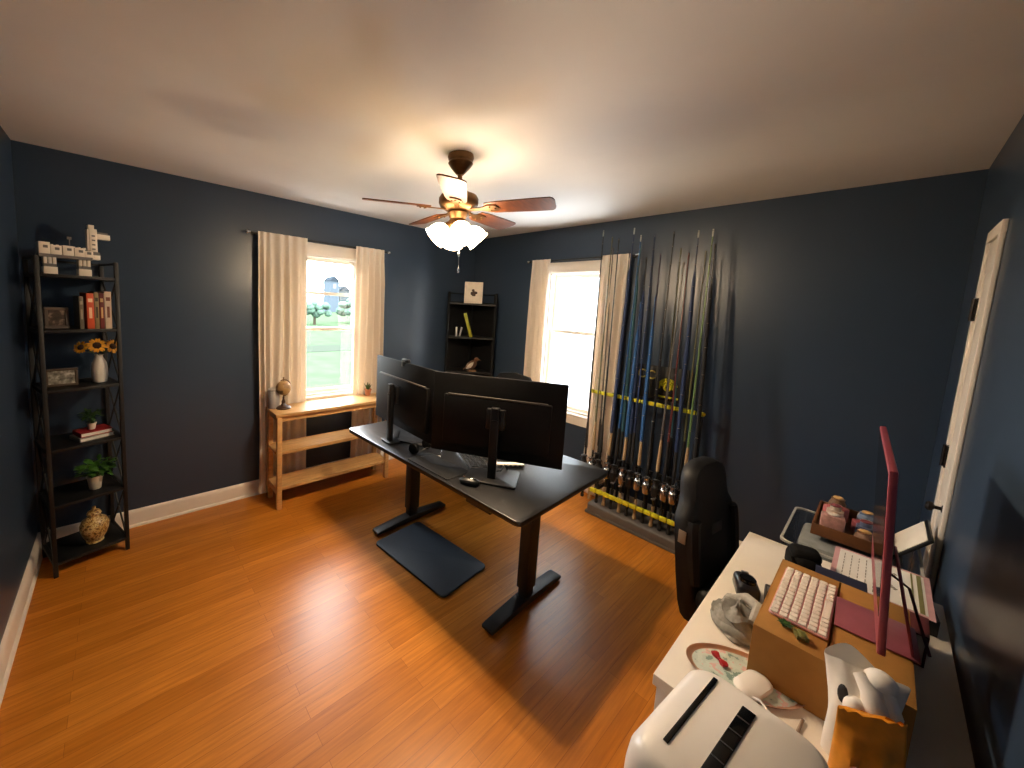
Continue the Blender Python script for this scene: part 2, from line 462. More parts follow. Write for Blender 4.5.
# ------------------------------------------------------------------ curtains
def curtain(x0, x1, z0, z1, depth=.030, folds=5, seed=1, flare=0.0):
    """Pleated sheet hanging just in front of its rod; local y=0 is the rod, -y is the room."""
    rr = random.Random(seed); b = B()
    nx, nz = folds*12, 20
    am = [rr.uniform(.45, 1.25) for _ in range(folds+2)]
    ed = [0]
    for k in range(folds): ed.append(ed[-1] + rr.uniform(.6, 1.5))
    ed = [e/ed[-1] for e in ed]
    ph = [rr.uniform(-.5, .5) for _ in range(folds+2)]
    def P(u, v, s):
        k = 0
        while k < folds-1 and u > ed[k+1]: k += 1
        t = (u-ed[k])/(ed[k+1]-ed[k])
        a = am[k]*(1-t) + am[k+1]*t; p = ph[k]*(1-t) + ph[k+1]*t
        sp = 1 + flare*(1-v)
        x = (x0+x1)/2 + (x1-x0)*(u-.5)*sp + .010*math.sin(5*v+7*u)*(1-v)
        top = min(1, max(0, (1-v)*9-.25))
        low = .5 if z0+(z1-z0)*v < .80 else 1.0
        top *= low
        y = -.016*(1-.3*top) + depth*a*math.sin(2*PI*(k+t)+p*2*(1-v))*(.22+.78*top) - depth*.35*top
        return (x, y + s*.0012, z0+(z1-z0)*v)
    for s in (1, -1):
        rows = [[b.bm.verts.new(P(i/nx, j/nz, s)) for i in range(nx+1)] for j in range(nz+1)]
        for j in range(nz):
            for i in range(nx): b.bm.faces.new((rows[j][i], rows[j][i+1], rows[j+1][i+1], rows[j+1][i]))
        if s == 1: ra = rows
        else:
            for j in range(nz):
                for e in (0, nx): b.bm.faces.new((ra[j][e], ra[j+1][e], rows[j+1][e], rows[j][e]))
            for i in range(nx):
                for e in (0, nz): b.bm.faces.new((ra[e][i], ra[e][i+1], rows[e][i+1], rows[e][i]))
    return b
def rod(name, p0, p1, wall_n, label):
    p0 = Vector(p0); p1 = Vector(p1); t = thing(name, label, 'curtain rod', p0)
    d = p1-p0; u = d.normalized(); n = Vector(wall_n)
    B().cyl((0, 0, 0), d, .0085).done('pole', M_BLACK, t)
    for a, s in ((Vector((0, 0, 0)), -1), (d, 1)):
        B().cyl(a, a+u*s*.012, .011).ball(a+u*s*.022, .015, 12, 8).done('finial', M_CHROME, t)
        q = a - u*s*.03
        B().cyl(q, q+n*.0565, .006).cyl(q+n*.049, q+n*.0575, .018).done('bracket', M_BLACK, t)
    return t
CY = -.058
o = curtain(-2.425, -2.045, .03, 2.142, folds=6, seed=3).done('curtain', M_CURT, loc=(0, CY, 0)); tag(o, 'cream curtain of the console window, on the side of the tall shelf', 'curtain', 'cream curtains')
o = curtain(-1.60, -1.305, .03, 2.142, folds=5, seed=5, flare=.12).done('curtain', M_CURT, loc=(0, CY, 0)); tag(o, 'cream curtain of the console window, on the side of the room corner', 'curtain', 'cream curtains')
rod('curtain_rod', (-2.475, CY, 2.128), (-1.262, CY, 2.128), (0, 1, 0), 'black curtain rod over the console window')
o = curtain(.885, 1.095, .03, 2.142, folds=4, seed=8, flare=.15).done('curtain', M_CURT, loc=(CY, 0, 0), rot=(0, 0, -PI/2)); tag(o, 'narrow cream curtain beside the window nearest the corner shelf', 'curtain', 'cream curtains')
o = curtain(1.615, 1.85, .03, 2.142, folds=4, seed=9, flare=.05).done('curtain', M_CURT, loc=(CY, 0, 0), rot=(0, 0, -PI/2)); tag(o, 'cream curtain hanging behind the first fishing rods', 'curtain', 'cream curtains')
rod('curtain_rod', (CY, -.845, 2.128), (CY, -1.885, 2.128), (1, 0, 0), 'black curtain rod over the window beside the fishing rods')

# ------------------------------------------------------------------ ceiling fan
fan = thing('ceiling_fan', 'bronze five-blade ceiling fan with lit frosted glass shades', 'ceiling fan', (-1.85, -1.707, 0), .0)
B().lathe([(.01, 2.44), (.066, 2.44), (.07, 2.425), (.062, 2.405), (.066, 2.395), (.05, 2.372), (.03, 2.35), (.018, 2.338)], n=32).done('canopy', M_BRONZE, fan)
B().cyl((0, 0, 2.34), (0, 0, 2.235), .0125, n=16).done('downrod', M_BRONZE, fan)
B().lathe([(.02, 2.262), (.045, 2.258), (.062, 2.243), (.095, 2.232), (.106, 2.215), (.106, 2.19), (.098, 2.172), (.07, 2.155), (.05, 2.150)], n=36).done('motor_housing', M_BRONZE, fan)
B().lathe([(.05, 2.150), (.058, 2.14), (.05, 2.125), (.042, 2.11), (.05, 2.095), (.052, 2.075), (.035, 2.055), (.012, 2.045)], n=28).done('light_fitter', M_BRONZE, fan)
for k in range(5):
    a = math.radians(8+72*k)
    T1 = Matrix.Rotation(a, 4, 'Z') @ Matrix.Translation((0, 0, 2.163)) @ Matrix.Rotation(math.radians(-12), 4, 'X')
    poly = []
    prof = [(.155, .046), (.20, .056), (.30, .060), (.42, .064), (.485, .064), (.498, .055), (.505, .035)]
    poly = [(x, -y) for x, y in prof] + [(x, y) for x, y in reversed(prof)]
    bl = B().prism(poly, -.003, .003, T1).done('blade', M_BLADE, fan)
    b = B(); b.prism([(.07, -.014), (.13, -.012), (.17, -.034), (.215, -.03), (.225, 0), (.215, .03), (.17, .034), (.13, .012), (.07, .014)], -.009, -.003, T1)
    for q in ((.18, -.02), (.18, .02), (.205, 0)):
        b.ball(T1 @ Vector((q[0], q[1], -.010)), .005, 8, 6)
    b.done('blade_iron', M_BRONZE, bl)
for k in range(4):
    a = math.radians(60+90*k); tilt = math.radians(46)
    T1 = Matrix.Rotation(a, 4, 'Z') @ Matrix.Translation((.045, 0, 2.078)) @ Matrix.Rotation(PI-tilt, 4, 'Y')
    sh = B().lathe([(.016, .018), (.028, .022), (.042, .036), (.053, .056), (.058, .078), (.058, .096), (.064, .110), (.060, .109), (.053, .094), (.052, .076), (.046, .055), (.034, .037), (.012, .026)], (0, 0, 0), 28, T1, cap=True).done('lamp_shade', M_SHADE, fan)
    B().ball(T1 @ Vector((0, 0, .072)), (.021, .021, .021), 14, 10).done('bulb', M_BULB, sh)
    B().lathe([(.012, -.01), (.02, 0), (.023, .02), (.021, .027), (.01, .028)], (0, 0, 0), 18, T1).done('socket', M_BRONZE, sh)
for dx, dy, L in ((.012, -.012, .19), (.03, .01, .10)):
    b = B(); b.cyl((dx, dy, 2.06), (dx, dy, 2.05-L), .0013, n=6)
    b.lathe([(.002, 0), (.006, .006), (.006, .02), (.002, .03)], (dx, dy, 2.045-L-.028), 10)
    b.done('pull_chain', M_CHROME, fan)

# ------------------------------------------------------------------ tall black shelf
LEV = [1.71, 1.41, 1.08, .745, .42, .085]
SW, SD = .345, .30
SH = Matrix.Translation((-3.452, -.195, 0)) @ Matrix.Rotation(math.radians(15), 4, 'Z')
def sp(x, y, z): return SH @ Vector((x, y, z))
shelf = thing('shelf_unit', 'tall narrow black metal shelf unit with crossed side bars by the corner', 'shelf', (-3.452, -.195, 0), math.radians(15))
for sx in (-1, 1):
    for sy in (-1, 1):
        B().box((sx*(SW/2-.01), sy*(SD/2-.01), .90), (.02, .02, 1.80), bev=.002).done('post', M_BLACKM, shelf)
for z in LEV:
    b = B(); b.box((0, 0, z-.008), (SW-.041, SD-.002, .016), bev=.001)
    for sx in (-1, 1): b.box((sx*(SW/2-.01), 0, z-.01), (.016, SD-.04, .02))
    b.done('shelf_board', M_BLACKM, shelf)
for sx in (-1, 1):
    b = B()
    for z0, z1 in zip(LEV[1:], LEV[:-1]):
        for s in (1, -1): b.cyl((sx*(SW/2-.01), -s*(SD/2-.025), z0+.005), (sx*(SW/2-.01), s*(SD/2-.025), z1-.02), .005, n=6)
    b.done('cross_brace', M_BLACKM, shelf)
b = B()
for sx in (-1, 1): b.box((sx*(SW/2-.01), 0, 1.79), (.012, SD-.04, .012))
b.box((0, SD/2-.01, 1.79), (SW-.04, .012, .012)); b.done('guard_rail', M_BLACKM, shelf)

# toy brick model on top
M_BRW = mat('cream_toy_brick', '#e8dccb', .35, var=.02)
M_BRG = mat('grey_toy_brick', '#6f6a66', .4, var=.05)
tb = thing('toy_brick_model', 'white and grey toy brick model with a tall tower, atop the black shelf', 'toy', sp(-.01, -.03, LEV[0]), math.radians(13))
for sx in (-.085, .055):
    b = B(); b.box((sx, 0, .02), (.055, .07, .04), bev=.002); b.box((sx, 0, .048), (.05, .06, .016), mi=1)
    for q in (-.018, .0, .018): b.box((sx+q, 0, .075), (.014, .055, .038), bev=.001)
    b.box((sx, -.0305, .052), (.02, .012, .01), mi=1); b.done('leg', [M_BRW, M_BRG], tb)
b = B(); b.box((-.02, 0, .10), (.215, .085, .016), mi=1)
for k, (x, h) in enumerate(((-.105, .062), (-.06, .05), (-.012, .054), (.035, .048), (.07, .036))):
    b.box((x, 0, .108+h/2), (.044, .078, h), bev=.002)
    b.box((x+.004, -.036, .112+h*.55), (.018, .01, .014), mi=1)
for i in range(9):
    for j in (-.02, .02): b.cyl((-.118+i*.022, j, .15), (-.118+i*.022, j, .162), .006, n=8)
b.done('body', [M_BRW, M_BRG], tb)
b = B(); b.box((.098, 0, .20), (.034, .05, .15), bev=.002); b.box((.098, 0, .135), (.05, .06, .018), mi=1); b.box((.10, 0, .115), (.05, .055, .03), bev=.002)
for z in (.16, .185, .21, .235): b.box((.098, -.024, z), (.014, .008, .008), mi=1)
b.box((.078, 0, .21), (.012, .04, .12)); b.box((.092, 0, .285), (.026, .03, .024), bev=.002)
b.done('tower', [M_BRW, M_BRG], tb)
b = B(); b.box((.145, 0, .235), (.06, .034, .03), bev=.002); b.box((.14, 0, .256), (.05, .03, .012), mi=1); b.done('jib', [M_BRW, M_BRG], tb)
b = B(); b.cyl((.0, 0, .155), (.0, 0, .205), .0025, n=6); b.box((0, 0, .208), (.018, .012, .014)); b.done('antenna', M_BRG, tb)

def photo_frame(name, label, loc, rz, w, h, fw, frame_m, art, lean=.14, group=None):
    t = thing(name, label, 'picture frame', loc, rz, group)
    R = Matrix.Rotation(-lean, 4, 'X')
    def bx(b, c, d, mi=0, bev=.002):
        tt = bmesh.new(); bmesh.ops.create_cube(tt, size=1); bmesh.ops.scale(tt, vec=d, verts=tt.verts)
        if bev: bmesh.ops.bevel(tt, geom=list(tt.edges), offset=bev, segments=1, affect='EDGES')
        b._merge(tt, R @ Matrix.Translation(c), mi)
    b = B()
    bx(b, (0, 0, fw/2), (w, .014, fw)); bx(b, (0, 0, h-fw/2), (w, .014, fw))
    for s in (-1, 1): bx(b, (s*(w/2-fw/2), 0, h/2), (fw, .014, h-2*fw))
    b.done('frame', frame_m, t)
    b = B(); bx(b, (0, .001, h/2), (w-2*fw+.002, .006, h-2*fw+.002), bev=0); b.done('picture', art, t)
    b = B(); T2 = R @ Matrix.Translation((0, .012, h*.62))
    b.box((0, .018+h*.16, h*.30), (.03, .004, h*.63), rot=(math.atan2(h*.2, h*.55), 0, 0)); b.done('stand', M_BLACK, t)
    return t
def art_mat(name, cols, scale=30, thr=(.35, .5, .65)):
    m = bpy.data.materials.new(name); m.use_nodes = True
    n = m.node_tree.nodes; l = m.node_tree.links; p = n['Principled BSDF']
    tc = n.new('ShaderNodeTexCoord'); v = n.new('ShaderNodeTexNoise'); v.inputs['Scale'].default_value = scale; v.inputs['Detail'].default_value = 3
    ra = n.new('ShaderNodeValToRGB'); ra.color_ramp.interpolation = 'CONSTANT' if len(cols) > 3 else 'LINEAR'
    while len(ra.color_ramp.elements) < len(cols): ra.color_ramp.elements.new(.5)
    for i, c in enumerate(cols):
        ra.color_ramp.elements[i].position = .3 + .4*i/max(1, len(cols)-1); ra.color_ramp.elements[i].color = lin(c)+(1,)
    l.new(tc.outputs['Object'], v.inputs['Vector']); l.new(v.outputs['Fac'], ra.inputs['Fac']); l.new(ra.outputs['Color'], p.inputs['Base Color'])
    p.inputs['Roughness'].default_value = .35
    return m
def shelf_loc(x, y, i): return sp(x, y, LEV[i]+.0005)
R15 = math.radians(15)
photo_frame('photo_frame', 'small square grey photo frame beside the upright books', shelf_loc(-.082, -.05, 1), R15-.1, .098, .118, .016, mat('grey_wood_frame', '#5d5148', .6), art_mat('portrait_print', ['#241d19', '#4a3a30', '#b09a86'], 26))
photo_frame('photo_frame', 'wide photo frame with a pale group picture beside the sunflower vase', shelf_loc(-.075, -.045, 2), R15-.1, .135, .10, .013, mat('brown_wood_frame', '#4a3a2a', .5), art_mat('group_print', ['#3a352e', '#8d8779', '#d8d3c6'], 38))
# books
def upright_book(label, x, i, w, h, d, hexc, rz=0, tilt=0, band=None, group='books on the tall black shelf'):
    t = thing('book', label, 'book', shelf_loc(x, -.055, i), R15+rz, group)
    if tilt: t.rotation_euler = (0, tilt, R15+rz)
    cm = mat('cover_'+hexc, '#'+hexc, .55, var=.06)
    b = B(); b.box((-w/2+.001, 0, h/2), (.002, d, h)); b.box((w/2-.001, 0, h/2), (.002, d, h)); b.box((0, -d/2-.0005, h/2), (w, .003, h), bev=.001)
    b.done('cover', cm, t)
    B().box((0, .001, h/2), (w-.005, d-.005, h-.006)).done('pages', M_PAPER, t)
    if band:
        bm = mat('band_'+band, '#'+band, .5)
        b = B(); b.box((0, -d/2-.0024, h*.8), (w*.6, .0012, h*.10)); b.box((0, -d/2-.0024, h*.45), (w*.4, .0012, h*.3)); b.done('spine_print', bm, t)
    return t
upright_book('thin grey-brown book standing nearest the small photo frame', .008, 1, .018, .185, .12, '6b6152', band='a79a85')
upright_book('bright orange book standing among the upright books', .045, 1, .032, .205, .13, 'd2542a', band='f0c9a0')
upright_book('narrow tan book standing between the orange and dark red books', .0735, 1, .02, .212, .125, '8d7850', band='3c3020')
upright_book('dark red book standing beside the cream book', .0955, 1, .021, .208, .13, '6a1f1a', band='c9a06a')
upright_book('cream book standing at the post end of the upright row', .124, 1, .031, .218, .13, 'd6c2ae', band='7a4a3a')
# vase with sunflowers
vx = shelf_loc(.092, -.035, 2)
vase = thing('vase', 'white ceramic bottle vase holding sunflowers on the black shelf', 'vase', vx)
B().lathe([(.024, 0), (.033, .004), (.038, .04), (.039, .085), (.034, .12), (.022, .145), (.0185, .158), (.021, .168), (.018, .168), (.016, .158), (.019, .145), (.03, .118), (.034, .08), (.03, .01), (.0, .01)], n=28, cap=False).done('body', M_CERAM, vase)
M_PET = mat('sunflower_petal', '#d99a1e', .6, var=.2); M_DISK = mat('sunflower_disk', '#38220f', .9, var=.3, scale=150, bump=.5)
def sunflower(label, head, face, r):
    t = thing('sunflower', label, 'flower', vx + Vector((0, 0, .012)), group='sunflowers in the white vase')
    hd = Vector(head); f = Vector(face).normalized()
    q = f.to_track_quat('Z', 'Y').to_matrix().to_4x4(); Tm = Matrix.Translation(hd) @ q
    s0 = Vector((hd.x*.12, hd.y*.12, .0)); s1 = Vector((hd.x*.15, hd.y*.15, .15))
    B().tube([s0, s1, hd*.5+s1*.5+Vector((0, 0, .01)), hd - f*.006], .0022, 6).done('stem', M_LEAFD, t)
    b = B()
    for k in range(16):
        a = 2*PI*k/16 + (.1 if k % 2 else 0); d = Tm.to_3x3() @ Vector((math.cos(a), math.sin(a), .25 if k % 2 else .1))
        b.leaf(Tm @ Vector((math.cos(a)*r*.35, math.sin(a)*r*.35, 0)), d, r*.72, r*.34, f, bend=.12)
    b.done('petals', M_PET, t)
    B().lathe([(.001, -.004), (r*.42, -.003), (r*.46, .003), (r*.3, .008), (.001, .009)], (0, 0, 0), 16, Tm).done('flower_disk', M_DISK, t)
    b = B()
    for a in (.5, 2.6): b.leaf(s1 + (hd-s1)*.35, (math.cos(a), math.sin(a), .3), .05, .03)
    b.done('leaves', M_LEAFD, t)
sunflower('sunflower bloom leaning out toward the photo frame side', (-.075, -.03, .205), (-.5, -.8, .4), .036)
sunflower('largest sunflower bloom in the middle of the vase', (-.005, -.04, .215), (.1, -.9, .5), .044)
sunflower('sunflower bloom leaning out toward the console', (.065, -.02, .205), (.6, -.75, .35), .042)
# stacked books + small plant
def flat_book(label, loc, rz, w, d, h, hexc, group):
    t = thing('book', label, 'book', loc, rz, group)
    cm = mat('cover_'+hexc, '#'+hexc, .5, var=.06)
    b = B(); b.box((0, 0, .0015), (w, d, .003)); b.box((0, 0, h-.0015), (w, d, .003)); b.box((-w/2+.0015, 0, h/2), (.003, d, h), bev=.001); b.done('cover', cm, t)
    B().box((.001, 0, h/2), (w-.008, d-.008, h-.0062)).done('pages', M_PAPER, t)
    return t
flat_book('pale grey book lying at the bottom of the stack under a red book', shelf_loc(.045, -.03, 3), R15+.18, .165, .125, .022, 'a9a294', 'stacked books')
flat_book('red book lying on top of the pale grey book', shelf_loc(.05, -.025, 3)+Vector((0, 0, .0225)), R15+.1, .15, .12, .026, 'a01e22', 'stacked books')
def potted(name, label, loc, pot, pot_m, fr, n, L, seed, leafm=M_LEAF, hz=.0, cat='potted plant', up=.6):
    t = thing(name, label, cat, loc)
    r0, r1, hh = pot; rr = random.Random(seed)
    B().lathe([(r0*.9, 0), (r0, .003), (r1*.97, hh*.86), (r1*1.06, hh*.87), (r1*1.07, hh), (r1*.93, hh), (r1*.9, hh*.88), (r0*.85, .01), (.0, .01)], n=24, cap=False).done('pot', pot_m, t)
    B().lathe([(.001, hh*.80), (r1*.915, hh*.80), (r1*.91, hh*.87), (.001, hh*.9)], n=20).done('soil', M_SOIL, t)
    b = B()
    for k in range(n):
        a = rr.uniform(0, 2*PI); e = rr.uniform(.0, 1); q = fr*math.sqrt(rr.random())*.8
        base = Vector((q*.3*math.cos(a), q*.3*math.sin(a), hh*.88)); tip = Vector((q*math.cos(a), q*math.sin(a), hh+hz+fr*up*rr.uniform(.3, 1.5)))
        if k % 3 == 0: b.tube([base, base*.5+tip*.5+Vector((0, 0, .01)), tip], .0012, 5)
        b.leaf(tip, (math.cos(a+rr.uniform(-.6, .6)), math.sin(a+rr.uniform(-.6, .6)), rr.uniform(-.2, .8)), L*rr.uniform(.7, 1.2), L*.55, bend=.3)
    b.done('foliage', leafm, t)
    return t
potted('potted_plant', 'tiny leafy plant in a cream pot on the red book', shelf_loc(.045, -.03, 3)+Vector((0, 0, .0495)), (.017, .022, .04), M_CERAM, .055, 60, .03, 3, M_LEAFD, .02)
potted('potted_plant', 'bushy green plant in a white pot on the second lowest shelf', shelf_loc(.045, -.04, 4), (.028, .038, .085), M_CERAM, .085, 110, .042, 4, M_LEAF, .0)
jar = thing('ginger_jar', 'ornate gold ginger jar on the lowest shelf of the tall unit', 'jar', shelf_loc(.03, -.05, 5))
M_ORN = art_mat('ornate_gold', ['#5a3f1c', '#a98342', '#d6bd84', '#7a5a2c', '#c2a060'], 55)
B().lathe([(.036, 0), (.042, .006), (.04, .018), (.055, .045), (.068, .085), (.070, .115), (.058, .145), (.036, .160), (.030, .17), (.033, .178), (.0, .178)], n=32, cap=False).done('body', M_ORN, jar)
B().lathe([(.031, .1785), (.036, .182), (.03, .196), (.014, .206), (.007, .21), (.011, .218), (.008, .226), (.001, .228)], n=24).done('lid', M_ORN, jar)

# ------------------------------------------------------------------ corner shelf
CL = [1.685, 1.315, .93, .55, .17]
cpoly = [(-.035, -.035), (-.035, -.40), (-.125, -.50), (-.485, -.14), (-.40, -.035)]
cs = thing('corner_shelf', 'black corner shelf unit between the two windows', 'shelf', (-.02, 0, 0))
for p in cpoly:
    if p != (-.035, -.035): B().box((p[0], p[1], .90), (.02, .02, 1.80), bev=.002).done('post', M_BLACKM, cs)
B().box((-.035, -.035, .9), (.02, .02, 1.8), bev=.002).done('post', M_BLACKM, cs)
for z in CL: B().prism(cpoly, z-.018, z).done('shelf_board', M_BLACKM, cs)
b = B()
for a, c in (((-.035, -.40), (-.125, -.50)), ((-.40, -.035), (-.485, -.14)), ((-.035, -.035), (-.035, -.4)), ((-.035, -.035), (-.40, -.035))):
    b.cyl((a[0], a[1], 1.79), (c[0], c[1], 1.79), .006, n=6)
    for z0, z1 in zip(CL[1:], CL[:-1]):
        if abs(a[0]-c[0]) > .05 and abs(a[1]-c[1]) > .05: b.cyl((a[0], a[1], z0), (c[0], c[1], z1-.02), .005, n=6)
b.done('side_rail', M_BLACKM, cs)
B().box((-.004, -.215, .93), (.006, .37, 1.54)).done('back_sheet', M_BLACKM, cs)  # thin near-black sheets along both walls, darker than the paint behind
B().box((-.215, -.020, .93), (.37, .006, 1.54)).done('back_sheet', M_BLACKM, cs)
D45 = -PI/4
photo_frame('picture_frame', 'cream framed picture of a small dark motif on top of the corner shelf', (-.285, -.285, CL[0]+.0005), D45, .20, .235, .026, mat('cream_frame', '#e6d8c4', .5), mat('cream_mat_board', '#e9dcc8', .7), lean=.1)
pic = thing('_tmp', 'x', 'x')
bpy.data.objects.remove(pic)
def clump_on_picture():
    fr = [o for o in bpy.data.objects if o.name.startswith('picture_frame') and o.type == 'EMPTY'][0]
    b = B(); R = Matrix.Rotation(-.1, 4, 'X'); rr = random.Random(5)
    for k in range(16):
        a = rr.uniform(0, 2*PI); q = rr.uniform(0, .032)
        T2 = R @ Matrix.Translation((q*math.cos(a), -.0025, .118+q*math.sin(a)*.9))
        tt = bmesh.new(); bmesh.ops.create_uvsphere(tt, u_segments=10, v_segments=6, radius=1); bmesh.ops.scale(tt, vec=(.016, .0012, .013), verts=tt.verts)
        b._merge(tt, T2, 0)
    b.done('printed_motif', mat('brown_print', '#4a382c', .7, var=.5, scale=90), fr)
clump_on_picture()
def place45(x, y, z): # along the front edge, towards the wall corner
    c = Vector((-.30, -.30, z)); return c + Vector((1, -1, 0))*x/math.sqrt(2) + Vector((1, 1, 0))*y/math.sqrt(2)
def leaning_book(label, x, z, w, h, d, hexc, tilt):
    t = thing('book', label, 'book', place45(x, .03, z+.001), D45, 'books in the corner shelf'); t.rotation_euler = (0, tilt, D45)
    cm = mat('cover_'+hexc, '#'+hexc, .5, var=.06)
    b = B(); b.box((-w/2+.001, 0, h/2), (.002, d, h)); b.box((w/2-.001, 0, h/2), (.002, d, h)); b.box((0, -d/2, h/2), (w, .003, h), bev=.001); b.done('cover', cm, t)
    B().box((0, .001, h/2), (w-.005, d-.005, h-.006)).done('pages', M_PAPER, t)
leaning_book('yellow-green book leaning steeply in the corner shelf', .0, CL[1]+.002, .032, .27, .16, 'a9a62a', -.30)
leaning_book('small white book standing nearest the console window in the corner shelf', -.165, CL[1], .02, .10, .09, 'c9c6c2', 0)
leaning_book('small pale grey book tipped against the small white book', -.128, CL[1]+.002, .018, .10, .09, 'a3a19f', .22)
orn = thing('ornament', 'small brown and white carved bird ornament in the corner shelf', 'ornament', place45(.03, .02, CL[2]+.0005), D45+.2)
B().lathe([(.05, 0), (.055, .006), (.05, .016), (.001, .018)], n=20).done('base', mat('tan_wood', '#8a6a48', .6, var=.2), orn)
b = B(); b.ball((0, 0, .075), (.062, .035, .045), rot=(0, -.7, 0)); b.ball((.045, 0, .135), (.026, .022, .024)); b.cyl((.065, 0, .135), (.10, 0, .122), .008, .002); b.tube([(0, 0, .017), (0, 0, .05)], .006); b.cyl((-.03, 0, .06), (-.10, 0, .02), .024, .008)
b.done('body', mat('brown_carving', '#5f4434', .6, var=.3), orn)
b = B(); b.leaf((.01, -.036, .11), (-.55, -.1, -.6), .11, .045, up=(0, -1, 0)); b.leaf((.01, .036, .11), (-.55, .1, -.6), .11, .045, up=(0, 1, 0)); b.done('wing', mat('white_carving', '#cfc6ba', .6), orn)

# ------------------------------------------------------------------ oak console
con = thing('console_table', 'light oak open console with two lower shelves under the window', 'console table', (-1.865, -.236, 0))
CW, CD, CH = 1.03, .275, .765
B().box((0, 0, CH-.0125), (CW, CD, .025), bev=.003).done('top', M_OAK, con)
for sx in (-1, 1):
    for sy in (-1, 1):
        B().box((sx*(CW/2-.03), sy*(CD/2-.025), (CH-.025)/2), (.036, .036, CH-.025), bev=.002).done('leg', M_OAK, con)
for z in (.452, .162):
    B().box((0, 0, z), (CW-.02, CD-.09, .018), bev=.002).box((0, -CD/2+.034, z-.004), (CW-.096, .02, .026), bev=.002).box((0, CD/2-.034, z-.004), (CW-.096, .02, .026), bev=.002).done('shelf', M_OAK, con)
b = B()
b.box((0, -CD/2+.03, CH-.045), (CW-.096, .018, .04)); b.box((0, CD/2-.03, CH-.045), (CW-.096, .018, .04)); b.done('apron', M_OAK, con)
for sx in (-1, 1):
    b = B(); L1 = .27
    b.box((sx*(CW/2-.03), 0, .12), (.02, CD-.086, .03)); b.box((sx*(CW/2-.03), 0, CH-.045), (.02, CD-.086, .035)); b.done('side_rail', M_OAK, con)
ZC = CH+.0005
gl = thing('globe', 'antique brown desk globe on a bronze stand on the console', 'globe', (-2.275, -.21, ZC), .3)
B().lathe([(.055, 0), (.058, .006), (.05, .016), (.022, .024), (.012, .04), (.015, .055), (.008, .075), (.008, .095)], n=28).done('stand', mat('dark_wood', '#3a2416', .4), gl)
M_MAP = art_mat('antique_map', ['#8a6a42', '#a58455', '#5a4428', '#b09265'], 14)
B().ball((0, 0, .165), .058, 28, 18).done('sphere', M_MAP, gl)
b = B(); b.torus((0, 0, .165), .066, .004, 32, 8, Matrix.Rotation(PI/2, 4, 'X'), a0=-PI*.5, a1=PI*.62); b.cyl((-.0, 0, .223), (0, 0, .245), .004); b.cyl((0, 0, .09), (0, 0, .107), .005); b.ball((0, 0, .248), .006, 8, 6); b.done('meridian', M_BRONZE, gl)
can = thing('canister', 'pale grey lidded cylinder standing behind the globe', 'canister', (-2.335, -.165, ZC))
B().lathe([(.040, 0), (.043, .004), (.043, .135), (.040, .140), (.001, .141)], n=28).done('body', mat('pale_grey_ceramic', '#a9a5a6', .45), can)
B().lathe([(.044, .1415), (.045, .150), (.04, .158), (.001, .160)], n=28).done('lid', mat('pale_grey_ceramic', '#a9a5a6', .45), can)
cac = thing('potted_cactus', 'tiny green cactus in a terracotta pot at the corner end of the console', 'potted plant', (-1.487, -.16, ZC))
B().lathe([(.022, 0), (.024, .003), (.030, .05), (.034, .051), (.034, .063), (.029, .063), (.027, .05), (.001, .05)], n=22).done('pot', M_TERRA, cac)
b = B()
for k in range(11):
    a = 2*PI*k/11; b.leaf((.008*math.cos(a), .008*math.sin(a), .05), (math.cos(a)*.35, math.sin(a)*.35, 1), .055+.012*(k % 3), .016, bend=.1)
b.ball((0, 0, .075), (.015, .015, .03), 12, 8); b.done('stem', M_LEAFD, cac)

# ------------------------------------------------------------------ standing desk
DZ = .74; DR = math.radians(2)
desk = thing('standing_desk', 'black height-adjustable desk with two T-shaped legs in the middle of the room', 'desk', (-1.573, -1.585, 0), DR)
DWX, DLY = .87, 1.50
B().prism(rrect(DWX, DLY, .035), DZ-.025, DZ, bev=.003).done('tabletop', M_DESK, desk)
for sy, yy in ((1, .52), (-1, -.53)):
    b = B(); b.box((0, yy, .37), (.075, .052, .64), bev=.004); b.box((0, yy, .36), (.09, .066, .52), bev=.004); b.done('column', M_BLACK, desk)
    b = B()
    prof = [(-.325, .012), (-.325, .028), (-.30, .034), (-.06, .052), (.06, .052), (.30, .034), (.325, .028), (.325, .012)]
    b.prism(prof, -.037, .037, Matrix.Translation((0, yy, 0)) @ Matrix.Rotation(PI/2, 4, 'X'), bev=.004)
    for x in (-.29, .29): b.cyl((x, yy, 0), (x, yy, .0125), .02, n=14)
    b.done('foot', M_BLACK, desk)
    B().box((0, yy, DZ-.042), (.62, .05, .03), bev=.003).done('top_bracket', M_BLACK, desk)
b = B()
for x in (-.06, .06): b.box((x, 0, DZ-.045), (.03, 1.02, .035), bev=.003)
b.done('frame_rail', M_BLACK, desk)
B().box((-.40, -.50, DZ-.036), (.05, .16, .022), bev=.006).done('control_panel', M_BPLAS, desk)
cab = B(); cab.tube([(.1, -.3, DZ-.03), (.12, -.2, DZ-.14), (.1, 0, DZ-.1), (.12, .3, DZ-.13), (.1, .45, DZ-.03)], .004); cab.done('cable', M_BPLAS, desk)
DT = DZ + .0006
M_MON = mat('black_monitor_shell', '#060607', .55, spec=.25)

